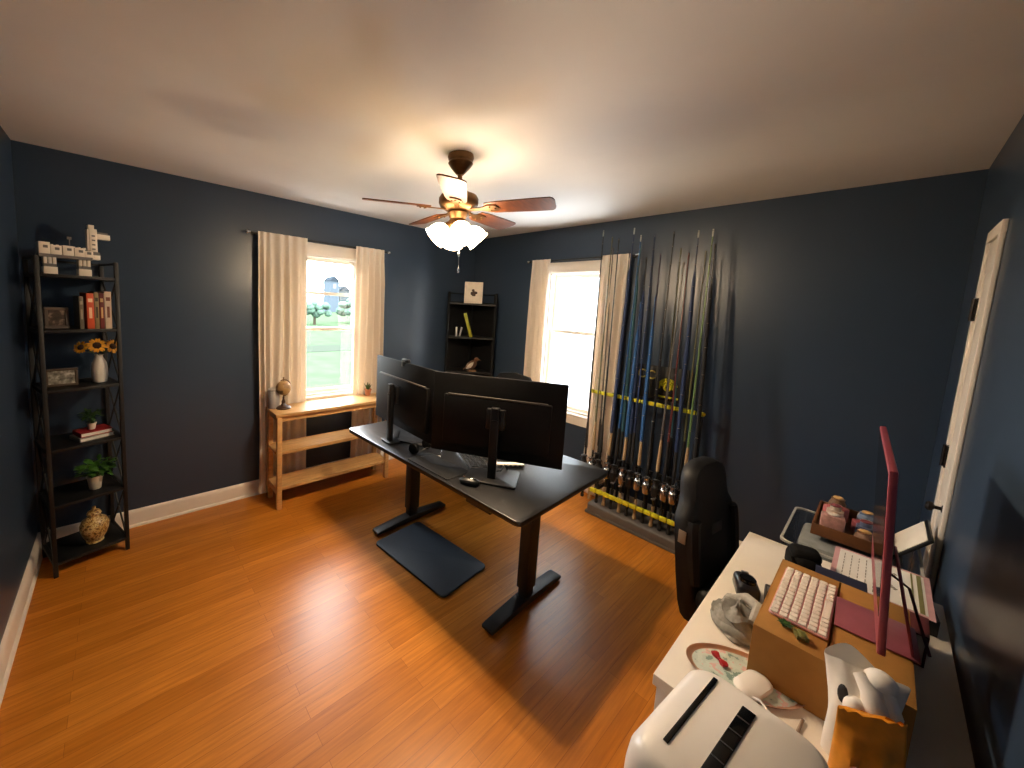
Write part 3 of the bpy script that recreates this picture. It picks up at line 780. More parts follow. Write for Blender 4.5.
def monitor(label, p_left, p_right, z0, z1, stand_t, base, vis):
    p0 = Vector((p_left[0], p_left[1], 0)); p1 = Vector((p_right[0], p_right[1], 0)); c = (p0+p1)/2; d = p1-p0
    w = d.length; h = z1-z0
    rz = math.atan2(d.y, d.x)       # local x runs along the screen; local -y is the side the camera sees (the back)
    t = thing('monitor', label, 'monitor', (c.x, c.y, DT), rz)
    zb = z0-DT
    b = B(); b.box((0, .008, zb+h/2), (w, .016, h), bev=.004); b.done('panel', M_MON, t)
    B().box((0, .0164, zb+h/2+.004), (w-.016, .001, h-.028)).done('screen', M_BGLOSS, t)
    hb = B(); hb.box((0, -.014, zb+h*.44), (w*.80, .03, h*.62), bev=.008); hb.done('back_housing', M_MON, t)
    vs = B(); vs.box((0, -.022, zb+h*.755), (w*.74, .014, .008), bev=.002)
    vs.done('vent_strip', mat('grey_vent', '#55524e', .35, metal=.4), t)
    # stand
    sx = (stand_t-.5)*w
    b = B(); b.box((sx, -.038, zb+h*.52), (.10, .028, .11), bev=.006)
    pl = B(); pl.box((sx, -.062, (zb+h*.66)/2+.006), (.046, .026, zb+h*.66), bev=.005)
    b.box((sx, -.078, zb+h*.66), (.03, .01, .008)); b.box((sx, -.078, zb+h*.52), (.03, .01, .008))
    b.done('hinge_mount', mat('hinge_metal', '#2a2a2b', .35, metal=.5), t)
    pl.done('pole', M_BPLAS, t)
    bb = B()
    if base == 'plate': bb.prism(rrect(.27, .21, .012), 0, .012, Matrix.Translation((sx, -.03, 0)), bev=.003)
    else:
        for s in (-1, 1): bb.box((sx+s*.075, .035, .006), (.19, .035, .012), rot=(0, 0, s*.62), bev=.003)
        bb.prism(rrect(.13, .09, .03), 0, .013, Matrix.Translation((sx, -.052, 0)), bev=.003)
    bb.done('base', M_BPLAS, t)
    return t
monitor('black monitor seen from behind, nearest the console, carrying a webcam', (-1.853, -.924), (-1.885, -1.66), .83, 1.272, .43, 'vee', 0)
monitor('black monitor seen from behind on a flat square base, nearest the rod rack', (-1.918, -1.655), (-1.535, -2.262), .83, 1.278, .51, 'plate', 1)
wc = thing('webcam', 'small black webcam clipped on top of the monitor nearest the console', 'webcam', (-1.885, -1.33, 1.2735), -PI/2)
B().box((0, .0, .014), (.075, .026, .026), bev=.01, seg=3).done('body', M_BPLAS, wc)
B().box((0, -.022, -.006), (.03, .006, .03), bev=.002).box((0, -.012, .003), (.03, .022, .005)).done('clip', M_BPLAS, wc)
B().cyl((0, .012, .014), (0, .016, .014), .008, n=14).done('lens', M_BGLOSS, wc)

o = B().prism(rrect(.17, .34, .01), 0, .004, Matrix.Rotation(.05, 4, 'Z'), bev=.001).done('mouse_pad', mat('dark_pad', '#0b0b0c', .75, spec=.2), loc=(-1.90, -1.70, DT)); tag(o, 'dark rectangular pad along the near edge of the black desk', 'pad')
ms = thing('computer_mouse', 'black computer mouse with a shiny top near the desk edge', 'mouse', (-1.905, -1.965, DT), .5)
B().ball((0, 0, .012), (.033, .055, .022)).box((0, 0, .005), (.05, .085, .01), bev=.004).done('body', M_BPLAS, ms)
B().cyl((-.004, .03, .03), (.004, .03, .03), .008, n=12).ball((0, -.01, .031), (.012, .016, .004)).done('scroll_wheel', M_CHROME, ms)
kb = thing('keyboard', 'low black keyboard lying behind the dark pad', 'keyboard', (-1.66, -1.72, DT), 1.15)
B().box((0, 0, .008), (.36, .13, .016), bev=.005).done('body', M_BPLAS, kb)
b = B()
for r in range(5):
    for c in range(15): b.box((-.161+c*.023, -.045+r*.0225, .018), (.019, .018, .006), bev=.002, seg=1)
b.done('keys', mat('charcoal_keys', '#101011', .6, spec=.25), kb)
gs = thing('glasses', 'wire-rimmed glasses lying on the black desk', 'glasses', (-1.79, -1.60, DT), .9)
b = B(); 
for s in (-1, 1): b.torus((s*.034, 0, .021), .021, .0014, 20, 6, Matrix.Rotation(PI/2, 4, 'X'))
b.tube([(-.013, 0, .026), (0, 0, .03), (.013, 0, .026)], .0012, 6); b.done('rim', M_CHROME, gs)
b = B()
for s in (-1, 1): b.tube([(s*.055, 0, .026), (s*.056, .09, .024), (s*.05, .12, .006)], .0013, 6)
b.done('temple', M_CHROME, gs)
b = B()
for s in (-1, 1): b.lathe([(.0195, -.0005), (.0195, .0005)], (s*.034, 0, .021), 18, Matrix.Rotation(PI/2, 4, 'X'))
b.done('lens', M_PANE, gs)
hub = thing('usb_hub', 'white slim hub with ports on the black desk behind the pole', 'hub', (-1.555, -1.945, DT), -.65)
B().box((0, 0, .010), (.16, .036, .018), bev=.005).done('body', M_WPLAS, hub)
b = B()
for k in range(5): b.box((-.055+k*.027, -.0182, .010), (.014, .002, .007))
b.done('ports', M_DGREY, hub)
o = B().box((0, 0, .006), (.075, .03, .012), bev=.004).done('card_reader', mat('pale_grey_plastic', '#a7a6a3', .5), loc=(-1.60, -1.87, DT), rot=(0, 0, .9)); tag(o, 'small pale grey block on the desk beside the white hub', 'card reader')
o = B().tube([(-1.62, -1.98, DT+.006), (-1.66, -1.99, DT+.05), (-1.70, -2.0, DT+.03), (-1.73, -1.93, DT+.006), (-1.68, -1.85, DT+.005), (-1.62, -1.86, DT+.005)], .0035, 8).done('cable', M_BPLAS); tag(o, 'black cable looping on the desk beside the monitor pole', 'cable')
hp = thing('headphones', 'black headphones lying flat on the desk beside the vee-shaped monitor base', 'headphones', (-1.86, -1.47, DT), .2)
b = B(); b.torus((0, 0, .012), .06, .008, 24, 8, a0=.2, a1=PI-.2); b.done('headband', M_BPLAS, hp)
for s in (-1, 1): B().lathe([(.02, -.012), (.032, -.01), (.034, .0), (.032, .012), (.02, .014)], (s*.06, -.01, .0345), 18, Matrix.Rotation(PI/2, 4, 'Y')).done('ear_cup', M_BFAB, hp)

def quad_mat(pts, z, r=.03):
    return pts
matpts = [Vector((-1.958, -1.135)), Vector((-1.60, -1.27)), Vector((-1.515, -1.83)), Vector((-1.955, -1.765))]
mc = Vector((-1.745, -1.50))
fm = B().prism(rrect(.40, .66, .03), 0, .016, bev=.005).done('floor_mat', M_NAVYMAT, loc=(-1.745, -1.478, .0005), rot=(0, 0, math.radians(5))); tag(fm, 'dark navy rubber standing mat lying under the black desk', 'mat')

# ------------------------------------------------------------------ chairs
def caster_base(t, r=.30, z=.06, m=M_BPLAS):
    for k in range(5):
        a = 2*PI*k/5+.3; c, s = math.cos(a), math.sin(a)
        B().tube([(0, 0, z+.045), (c*r*.5, s*r*.5, z+.035), (c*r, s*r, z+.012)], [.028, .022, .016]).done('base_arm', m, t)
        b = B()
        for q in (-.013, .013): b.cyl((c*r-s*(q-.008), s*r+c*(q-.008), .028), (c*r-s*(q+.008), s*r+c*(q+.008), .028), .0275, n=16)
        b.cyl((c*r, s*r, .03), (c*r, s*r, z+.02), .006); b.done('caster', M_BPLAS, t)
    B().cyl((0, 0, z+.03), (0, 0, .40), .026).cyl((0, 0, .2), (0, 0, .405), .016).done('gas_lift', M_BLACK, t)
gc = thing('gaming_chair', 'black high-backed winged gaming chair tucked against the white desk', 'chair', (-1.158, -3.037, 0), math.radians(-8.9))
caster_base(gc, .24)
b = B(); b.box((0, .0, .40), (.38, .34, .09), bev=.035, seg=3)
for s in (-1, 1): b.box((s*.185, .0, .415), (.07, .32, .09), rot=(0, s*-.3, 0), bev=.03, seg=3)
b.done('seat', M_LEATH, gc)
B().box((0, .0, .352), (.22, .24, .02), bev=.004).done('seat_plate', M_BLACK, gc)
outl = [(.0, .968), (.07, .966), (.12, .95), (.152, .92), (.166, .88), (.17, .83), (.182, .79), (.215, .755), (.232, .72), (.236, .66), (.236, .58), (.236, .48), (.225, .34), (.20, .27), (.10, .255), (0, .25)]
outl = [(x*.95, z) for x, z in outl]
outl = outl + [(-x, z) for x, z in reversed(outl[1:-1])]
yb = .212
def back_ring(scale, y):
    return [Vector((x*scale, yb + y + (z-.44)*.13 - .10*x*x, .68+(z-.68)*(1-(1-scale)*.6))) for x, z in outl]
b = B(); b.loft([back_ring(.84, -.042), back_ring(.96, -.034), back_ring(1.0, -.012), back_ring(1.0, .012), back_ring(.96, .034), back_ring(.84, .042)])
b.done('backrest', M_LEATH, gc, ang=50)
for s in (-1, 1):
    b = B(); b.loft([[Vector((s*(x0+dx), yb-.040+(z-.44)*.13+dy, z)) for dx, dy in ((-.02, .01), (.0, -.022), (.03, -.026), (.05, -.01), (.05, .03), (.0, .03))] for z, x0 in ((.46, .165), (.52, .17), (.62, .172), (.70, .17), (.735, .16))]); b.done('side_bolster', M_LEATH, gc)
B().box((.02, .199, .66), (.10, .012, .05), rot=(-.13, 0, 0), bev=.004).done('stitched_badge', mat('charcoal_badge', '#2a2a2b', .6), gc)
B().box((-.2245, .232, .66), (.004, .032, .06), bev=.001).done('side_tag', mat('tan_tag', '#6f5f50', .5), gc)

oc = thing('office_chair', 'black office chair behind the monitors with only its rounded back top showing', 'chair', (-.83, -1.18, 0), math.radians(90+8))
caster_base(oc, .22)
B().box((0, 0, .46), (.47, .46, .085), bev=.035, seg=3).done('seat', M_BFAB, oc)
# local -y faces the desk (-x world)... back sits at +local x side away from desk
bk = B()
o2 = [(-.215, .60), (-.225, .75), (-.215, .92), (-.195, 1.0), (-.15, 1.055), (0, 1.075), (.15, 1.055), (.195, 1.0), (.215, .92), (.225, .75), (.215, .60), (.12, .56), (-.12, .56)]
def ring2(s, y): return [Vector((x*s, -.235+y - (z-.56)*.10 + .25*x*x, .85+(z-.85)*(1-(1-s)*.7))) for x, z in o2]
bk.loft([ring2(.88, -.03), ring2(1, -.015), ring2(1, .015), ring2(.88, .03)]); bk.done('backrest', M_BFAB, oc, ang=50)
B().tube([(0, -.02, .405), (0, -.2, .41), (0, -.265, .47), (0, -.28, .62)], [.02, .022, .022, .018]).done('back_support', M_BLACK, oc)
for s in (-1, 1):
    B().tube([(s*.2, .0, .415), (s*.275, .0, .43), (s*.28, 0, .60)], .014).box((s*.28, .02, .62), (.07, .24, .035), bev=.015, seg=3).done('armrest', M_BPLAS, oc)

# ------------------------------------------------------------------ rod rack and fishing rods
RY0, RY1 = -1.70, -2.62
rack = thing('fishing_rod_rack', 'grey floor rack with yellow foam bars holding fishing rods', 'rod rack', (0, 0, 0))
ym = (RY0+RY1)/2; yl = RY0-RY1
b = B(); b.box((-.215, ym-.06, .045), (.27, yl-.12, .09), bev=.018, seg=3); b.box((-.215, ym-.06, .012), (.285, yl-.10, .024), bev=.006)
b.done('base', mat('grey_rack_plastic', '#5a5654', .5, var=.06), rack)
def yellow_bar(x, z, y0, y1, h):
    b = B(); n = int(abs(y1-y0)/.052)
    for k in range(n):
        b.box((x, y0+(y1-y0)*(k+.5)/n, z), (.026, abs(y1-y0)/n*.94, h), bev=.007)
    b.box((x+.012, (y0+y1)/2, z), (.012, abs(y1-y0), h*.5))
    b.done('foam_bar', M_YEL, rack)
yellow_bar(-.335, .205, -1.83, -2.62, .034)
yellow_bar(-.195, .985, -1.67, -2.52, .030)
for y in (-1.86, -2.47):
    B().box((-.09, y, .52), (.03, .03, .87), bev=.004).box((-.15, y, .985), (.11, .022, .02)).box((-.195, y, .205), (.25, .022, .022)).done('upright', M_BLACK, rack)
b = B(); b.box((-.055, -2.13, 1.13), (.010, .46, .26), bev=.002); bd = b.done('name_board', mat('black_board', '#101010', .55), rack)
RB = Matrix.Rotation(PI/2, 4, 'Z') @ Matrix.Rotation(PI/2, 4, 'X')
b = B()
for (cy, cz, r) in ((-1.975, 1.205, .016), (-1.975, 1.17, .016), (-2.035, 1.188, .030), (-2.105, 1.186, .030)):
    b.torus((-.062, cy, cz), r, .006, 18, 6, RB, a0=PI-5.6, a1=PI-.7)
b.done('lettering', mat('pale_yellow_letter', '#c9b45a', .5), bd)
b = B()
for r, a0, a1 in ((.062, PI-3.4, PI-.2), (.042, PI-3.0, PI+.3), (.022, 0, 2*PI-.01)):
    b.torus((-.062, -2.225, 1.105), r, .0095, 22, 6, RB, a0=a0, a1=a1)
b.box((-.062, -2.225, 1.03), (.01, .16, .013)); b.done('emblem', M_YEL, bd)

ROD_C = {'blue': '#1d4f86', 'navy': '#1a2d52', 'black': '#121214', 'olive': '#5b5a3c', 'red': '#59201f', 'grey': '#5a5550', 'green': '#5f7d4a', 'teal': '#2a5560', 'purple': '#3a2a4a'}
ordn = ['first', 'second', 'third', 'fourth', 'fifth', 'sixth', 'seventh', 'eighth', 'ninth', 'tenth', 'eleventh', 'twelfth', 'thirteenth', 'fourteenth']
def fishing_rod(x, y, xt, yt, zt, col, sleeve, grip, reel_m, label, seed):
    rr = random.Random(seed)
    p0 = Vector((x, y, .091)); p1 = Vector((xt, yt, zt)); d = p1-p0; L = d.length
    q = d.to_track_quat('Z', 'Y')
    t = thing('fishing_rod', label, 'fishing rod', p0, group='fishing rods in the rack')
    zax = d.normalized(); yax = Vector((1, .35, 0)); yax = (yax - zax*yax.dot(zax)).normalized(); xax = yax.cross(zax)
    t.rotation_euler = Matrix((xax, yax, zax)).transposed().to_euler()
    bm_ = mat('rod_'+col, ROD_C[col], .35, var=.1)
    gm = M_CORK if grip == 'cork' else mat('black_eva', '#17130f', .7, var=.1)
    B().lathe([(.011, 0), (.0135, .004), (.0135, .02), (.0105, .03), (.0105, .12), (.012, .14), (.012, .155)], n=12).done('butt_grip', gm, t)
    B().lathe([(.008, .1555), (.0085, .30), (.0085, .42), (.008, .42)], n=10).done('reel_seat', M_BPLAS, t)
    B().lathe([(.012, .4205), (.0125, .44), (.010, .62), (.0075, .66)], n=12).done('fore_grip', gm, t)
    bl = B(); bl.cyl((0, 0, .655), (0, 0, L), .0078, .0032, n=8); bl.done('blank', bm_, t)
    g = B()
    for f in (.36, .47, .57, .66, .74, .82, .89, .95, .995):
        z = L*f; r = .016*(1-f)+.004
        g.torus((0, -(r+.004), z), r, .0011, 12, 5); g.cyl((0, 0, z-.012), (0, -.004, z), .0012, n=5)
    g.done('line_guides', M_CHROME, t)
    if sleeve: B().lathe([(.010, .60), (.0135, .64), (.0135, L*.6), (.011, L*.84), (.0045, L*.87)], n=10).done('rod_sleeve', mat('sleeve_'+sleeve, ROD_C[sleeve], .7, var=.25, scale=160), t)
    B().lathe([(.0036, L-.05), (.0052, L-.035), (.0046, L)], n=8).done('tip_top', mat('white_tip', '#b9bcb8', .4) if seed in (3, 4, 11, 12, 0) else bm_, t)
    # spinning reel hanging on the camera side
    rl = B(); zc = .27
    rl.box((0, -.018, zc+.02), (.012, .03, .012)); rl.box((0, -.040, zc+.02), (.022, .03, .045), bev=.006)
    rl.done('reel_foot', M_BPLAS, t)
    Tm = Matrix.Translation((0, -.052, zc-.015))
    sp_ = B(); sp_.lathe([(.024, .0), (.027, .004), (.022, .012), (.019, .03), (.019, .045), (.025, .05), (.024, .056), (.008, .06)], (0, -.052, zc+.045), 18); sp_.lathe([(.012, -.03), (.022, -.022), (.026, 0), (.028, .03), (.026, .044)], (0, -.052, zc+.0), 18)
    sp_.done('reel_spool', reel_m, t)
    h = B(); s = 1 if rr.random() < .5 else -1
    h.cyl((0, -.05, zc+.01), (s*.04, -.05, zc+.01), .004, n=8); h.tube([(s*.04, -.05, zc+.01), (s*.046, -.052, zc-.02), (s*.05, -.055, zc-.035)], .004, 6); h.ball((s*.062, -.055, zc-.036), (.014, .008, .008), 10, 6)
    h.torus((0, -.052, zc+.075), .031, .0014, 16, 5, Matrix.Rotation(PI/2, 4, 'X'), a0=0, a1=PI)
    h.done('reel_handle', M_CHROME if reel_m is not M_CHROME else M_STEEL, t)
M_REELD = mat('dark_reel', '#2a2725', .35, metal=.6)
front = [ # ybase, ytop, ztop, colour, sleeve, grip, reel, look
 (-1.745, -1.655, 2.33, 'black', None, 'eva', M_REELD, 'black'),
 (-1.805, -1.735, 2.27, 'olive', None, 'cork', M_CHROME, 'olive cork-handled'),
 (-1.87, -1.79, 2.25, 'black', None, 'eva', M_REELD, 'black'),
 (-1.93, -1.905, 2.32, 'navy', 'navy', 'cork', M_CHROME, 'navy-sleeved'),
 (-1.99, -1.96, 2.26, 'blue', None, 'eva', M_REELD, 'thin blue'),
 (-2.055, -2.01, 1.75, 'blue', 'blue', 'cork', M_CHROME, 'short bright blue sleeved'),
 (-2.115, -2.06, 2.25, 'navy', None, 'eva', M_REELD, 'navy'),
 (-2.175, -2.11, 1.80, 'blue', 'blue', 'cork', M_CHROME, 'bright blue sleeved'),
 (-2.235, -2.19, 2.26, 'black', None, 'eva', M_CHROME, 'black'),
 (-2.295, -2.275, 2.04, 'grey', None, 'cork', M_REELD, 'grey cork-handled'),
 (-2.355, -2.30, 2.10, 'red', None, 'eva', M_CHROME, 'dark red'),
 (-2.415, -2.345, 2.25, 'navy', 'navy', 'eva', M_CHROME, 'navy-sleeved'),
 (-2.475, -2.43, 2.25, 'green', None, 'cork', M_REELD, 'green'),
 (-2.535, -2.45, 2.15, 'black', 'black', 'eva', M_CHROME, 'black-sleeved')]
for i, (yb_, yt_, zt_, c_, s_, g_, r_, lk) in enumerate(front):
    fishing_rod(-.295, yb_, -.175, yt_, zt_, c_, s_, g_, r_, f'{lk} fishing rod, {ordn[i]} from the window in the front row', i)
backr = [(-1.79, -1.70, 2.2, 'grey', None), (-1.90, -1.84, 2.15, 'black', None), (-1.97, -1.93, 2.2, 'teal', 'teal'), (-2.04, -1.985, 2.1, 'black', 'navy'), (-2.12, -2.085, 2.12, 'purple', None),
         (-2.20, -2.16, 2.05, 'black', None), (-2.27, -2.22, 2.15, 'olive', None), (-2.34, -2.27, 1.95, 'teal', None), (-2.41, -2.38, 2.12, 'olive', None), (-2.49, -2.42, 2.05, 'navy', None)]
for i, (yb_, yt_, zt_, c_, s_) in enumerate(backr):
    fishing_rod(-.155, yb_, -.075 if not -2.52 < yt_ < -1.87 else -.095, yt_, zt_, c_, s_, 'eva', M_REELD, f'{c_} fishing rod, {ordn[i]} from the window in the back row', 50+i)

# ------------------------------------------------------------------ white desk and what lies on it
WZ = .74
wd = thing('white_desk', 'white rectangular desk against the glossy navy wall', 'desk', (-1.72, -3.235, 0))
WX, WY = 1.04, .51
B().box((0, 0, WZ-.015), (WX, WY, .03), bev=.002).done('tabletop', M_WHITE, wd)
for sx in (-1, 1):
    B().box((sx*(WX/2-.012), 0, (WZ-.03)/2), (.022, WY-.02, WZ-.03), bev=.002).done('side_panel', M_WHITE, wd)
B().box((0, -WY/2+.02, .50), (WX-.048, .016, .36)).done('back_sheet', M_WHITE, wd)
WT = WZ+.0006
# cardboard box as a riser
bx = thing('cardboard_box', 'flat brown cardboard box under the pink computer', 'box', (-1.835, -3.262, WT), 0)
BXW, BXD, BXH = .42, .262, .14
b = B()
for s in (-1, 1): b.box((s*(BXW/2-.002), 0, BXH/2), (.004, BXD, BXH), bev=.001); b.box((0, s*(BXD/2-.002), BXH/2), (BXW-.008, .004, BXH), bev=.001)
b.box((0, 0, .002), (BXW-.008, BXD-.008, .004)); b.done('carton', M_CARD, bx)
for s in (-1, 1): B().box((0, s*(BXD/4+.0005), BXH-.002), (BXW-.002, BXD/2-.003, .004), bev=.001).done('flap', M_CARD, bx)
BT = WT+BXH+.0015
ks = thing('wireless_keyboard', 'white wireless keyboard with pale pink base on the cardboard box', 'keyboard', (-1.825, -3.203, BT), 0)
B().prism(rrect(.285, .112, .01), 0, .006, bev=.002).done('base', M_PINKL, ks)
b = B()
for r in range(6):
    n_ = 14 if r else 7
    for c in range(14):
        if r == 0 and 4 <= c <= 8:
            if c == 4: b.box((-.130+6*.0200, -.0455+r*.0182, .0082), (.096, .0155, .0042), bev=.0015, seg=1)
            continue
        b.box((-.130+c*.0200, -.0455+r*.0182, .0082), (.0168, .0155, .0042), bev=.0015, seg=1)
b.done('keys', M_WPLAS, ks)
im = thing('desktop_computer', 'slim pink all-in-one computer seen edge-on above the cardboard box', 'computer', (-1.735, -3.329, BT), .032)
TILT = math.radians(-4)
iw, ih, ib = .547, .41, .052
# screen faces the room (+y); stand on the wall side
b = B(); b.box((0, .014, ib+ih/2), (iw, .0135, ih), rot=(TILT, 0, 0), bev=.003); b.done('body', M_PINK, im)
B().box((0, .0234, ib+ih/2+.035), (iw-.02, .001, ih-.09), rot=(TILT, 0, 0)).done('screen', M_BGLOSS, im)
B().box((-.07, .0, .003), (.15, .14, .005), bev=.002).done('base', mat('pink_plate', '#a7616e', .3, metal=.3), im)
B().box((-.07, -.036, .105), (.14, .006, .20), rot=(-.22, 0, 0), bev=.002).done('stand', M_PINK, im)
b = B(); b.tube([(.02, -.012, .12), (.01, -.05, .10), (-.05, -.075, .03), (-.10, -.085, .006)], .003, 8); b.done('power_cord', mat('plum_cord', '#4a2330', .5), im)
# items on the box near edge
rng = random.Random(11)
def trinket(name, label, loc, parts, cat):
    t = thing(name, label, cat, loc, .4)
    for pn, bb, m in parts: bb.done(pn, m, t)
    return t
sx0 = (-1.987, -3.185, BT)
trinket('succulent', 'tiny green artificial succulent lying at the box corner', sx0, [('rosette', (lambda b: [b.leaf((0, 0, .004), (math.cos(k*1.1), math.sin(k*1.1), .6-.03*k), .016, .009) for k in range(12)] and b)(B()), M_LEAFD), ('stub', B().cyl((0, 0, 0), (0, 0, .008), .005), M_LEAF)], 'plant')
trinket('hair_clip', 'olive claw clip beside the tiny succulent on the box', (-2.005, -3.215, BT), [('jaw', B().box((0, 0, .008), (.028, .012, .012), bev=.004), mat('olive_plastic', '#6b6a3a', .3)), ('teeth', B().box((0, -.008, .006), (.026, .006, .01)).box((0, .008, .006), (.026, .006, .01)), mat('olive_plastic', '#6b6a3a', .3))], 'clip')
rp = thing('ribbon', 'crumpled orange ribbon at the box corner beside the white bag', 'ribbon', (-2.005, -3.29, BT), .2)
b = B()
for k in range(7):
    a = k*.9; pts = [(.004*k-.012, -.02+.006*k, .004), (.012*math.cos(a), .014*math.sin(a), .018+.004*(k % 3)), (.026*math.cos(a+.5), .026*math.sin(a+.5), .008), (.02*math.cos(a+1), .02*math.sin(a+1), .003)]
    b.tube(pts, [.002, .005, .005, .002], 6)
b.done('loops', mat('orange_ribbon', '#d2602e', .5, var=.15), rp)

# objects on the desk in front of the box
wl_ = thing('camera', 'small dark compact camera on the white desk beside the grey cap', 'camera', (-1.69, -3.06, WT), .35)
B().box((0, 0, .026), (.10, .062, .052), bev=.016, seg=3).done('body', mat('navy_black_plastic', '#14161f', .3, var=.2), wl_)
B().cyl((-.01, 0, .052), (-.01, 0, .062), .022, n=22).cyl((-.01, 0, .062), (-.01, 0, .066), .017, n=22).done('lens', M_BGLOSS, wl_)
B().box((.035, .0, .055), (.012, .02, .006), bev=.002).done('button', M_STEEL, wl_)
st = thing('charger', 'small black and grey charger brick beside the compact camera', 'charger', (-1.655, -3.118, WT), .15)
B().box((0, 0, .014), (.09, .03, .028), bev=.005).done('body', M_DGREY, st)
B().box((-.028, 0, .029), (.02, .02, .003), bev=.001).box((.01, 0, .029), (.03, .018, .003), bev=.001).done('contacts', M_STEEL, st)
cp = thing('cap', 'crumpled grey knit cap on the white desk beside the cardboard box', 'cap', (-1.885, -3.075, WT), .5)
b = B(); rings = []
rr = random.Random(4)
for k in range(12):
    f = k/11; R_ = (.062, .068, .066, .06, .064, .058, .05, .046, .05, .044, .028, .006)[k]; z = .075*f
    rings.append([Vector((R_*math.cos(a)*1.15*(1+.14*math.sin(3*a+k*.8)), R_*math.sin(a)*.85*(1+.12*math.cos(2*a-k*.6)), max(.0, z+.010*math.sin(4*a+k)*min(f*3, 1)))) for a in [2*PI*j/26 for j in range(26)]])
b.loft(rings); b.done('crown', M_GREYF, cp)
B().tube([(.05*math.cos(a)*1.25, .05*math.sin(a)*1.05-.006, .016+.004*math.sin(3*a)) for a in [2*PI*j/20 for j in range(21)]], .0155, 10).done('cuff', M_GREYF, cp)
B().tube([(-.05, -.02, .06), (-.015, -.045, .085), (.03, -.03, .078), (.055, .01, .05)], [.012, .018, .016, .009], 10).done('fold', mat('pale_grey_felt', '#a9a7a2', .85, var=.15, scale=70), cp)
tr = thing('tray', 'oval floral tray on the white desk holding a white mouse', 'tray', (-2.065, -3.128, WT), math.radians(-62))
RT = Matrix.Diagonal((1.0, .62, 1, 1))
B().lathe([(.09, 0), (.115, .002), (.122, .010), (.125, .011), (.118, .006), (.112, .004), (.001, .004)], (0, 0, 0), 40, RT).done('rim', mat('rose_metal', '#c79a80', .35, metal=.4), tr)
B().lathe([(.110, .0042), (.108, .0052), (.001, .0052)], (0, 0, 0), 40, RT).done('printed_face', art_mat('floral_print', ['#7f968a', '#bfc9bd', '#c9d2c6', '#d8b0a8', '#a9b7aa'], 40), tr)
pm = thing('computer_mouse', 'flat white wireless mouse on the floral tray', 'mouse', (-2.088, -3.152, WT+.0056), math.radians(-16))
rings = []
for f, s in ((0, .86), (.2, .97), (.5, 1), (.8, .9), (1.0, .6)):
    rings.append([Vector((x*s, y*s, f*.021*(1-(y/.057)**2*.45*f))) for x, y in rrect(.10, .057, .027)])
B().loft(rings).done('body', M_WPLAS, pm)
def bow(label, loc, rz, m, s=1.0):
    t = thing('red_bow', label, 'bow', loc, rz, 'red bows')
    b = B()
    for q in (-1, 1): b.loft([[Vector((q*.004*s, y*.006*s, .006*s+z*.005*s)) for y, z in ((-1, -1), (1, -1), (1, 1), (-1, 1))], [Vector((q*.022*s, y*.013*s, .009*s+z*.008*s)) for y, z in ((-1, -1), (1, -1), (1, 1), (-1, 1))], [Vector((q*.034*s, y*.011*s, .009*s+z*.004*s)) for y, z in ((-1, -1), (1, -1), (1, 1), (-1, 1))]])
    b.done('loop', m, t)
    B().ball((0, 0, .007*s), (.007*s, .008*s, .006*s), 10, 8).done('knot', m, t)
bow('red bow clip lying on the floral tray beside the white mouse', (-2.065, -3.078, WT+.0058), .9, M_RED, .62)
bow('red bow on the white cord beside the tray end', (-2.165, -3.213, WT+.001), 1.2, M_RED, .7)
o = B().tube([(-2.128, -3.157, WT+.014), (-2.15, -3.175, WT+.035), (-2.17, -3.20, WT+.03), (-2.20, -3.222, WT+.01), (-2.235, -3.24, WT+.004)], .0028, 8).done('cord', M_WPLAS); tag(o, 'white cord curving from the white mouse past the red bow', 'cord')
o = B().tube([(-2.085, -3.243, WT+.003), (-2.14, -3.238, WT+.003), (-2.172, -3.232, WT+.003)], .003, 8).done('stylus', mat('taupe_plastic', '#8d7b6c', .5)); tag(o, 'thin taupe stick lying on the desk beside the red bow', 'stylus')

# papers and books between the computer and the closet door
def flat(name, label, loc, rz, w, d, h, m, cat, group=None, bev=.001):
    o = B().box((0, 0, h/2), (w, d, h), bev=bev).done(name, m, loc=loc, rot=(0, 0, rz)); return tag(o, label, cat, group)
flat_book('dark thick book lying under the certificates at the desk end', (-1.33, -3.355, WT), .1, .23, .20, .05, '201a1a', 'books at the desk end')
cert_z = WT+.0506
cf = thing('certificate', 'white certificate with a pink border and olive ribbon lying by the wall', 'certificate', (-1.30, -3.345, cert_z), 0)
b = B(); b.box((0, 0, .001), (.30, .225, .002)); b.done('border', mat('pink_border', '#cfa0a2', .6), cf)
b = B(); b.box((.0, 0, .0025), (.272, .198, .0012)); b.done('sheet', M_PAPER, cf)
b = B(); rr = random.Random(3)
for k in range(13):
    a = PI*(.22+.56*k/12); b.box((.02+.075*math.cos(a)*1.0, -.07+.055*math.sin(a), .0034), (.007, .012, .0006), rot=(0, 0, a-PI/2+rr.uniform(-.3, .3)))
for r in range(6):
    for c in range(9): b.box((-.11+c*.026+rr.uniform(-.003, .003), .085-r*.018, .0034), (.018 if rr.random() < .8 else .01, .0022, .0006))
b.done('lettering', M_INK, cf)
b = B(); b.box((.0, -.088, .0036), (.27, .010, .0008)); b.box((.0, -.072, .0036), (.27, .004, .0008)); b.done('ribbon', mat('olive_ribbon', '#7d7a48', .5), cf)
flat_book('navy book lying flat beside the keyboard on the box edge', (-1.555, -3.262, WT+.0), PI/2+.05, .115, .145, .10, '262b44', 'books at the desk end')
flat_book('dark red patterned book lying behind the pink base plate', (-1.575, -3.385, WT), PI/2-.03, .10, .11, .088, '5a2426', 'books at the desk end')
hat = thing('camera_bag', 'black rounded camera bag on the white desk behind the cardboard box', 'bag', (-1.40, -3.165, WT), .3)
B().box((0, 0, .045), (.13, .085, .09), bev=.03, seg=3).done('body', M_BFAB, hat)
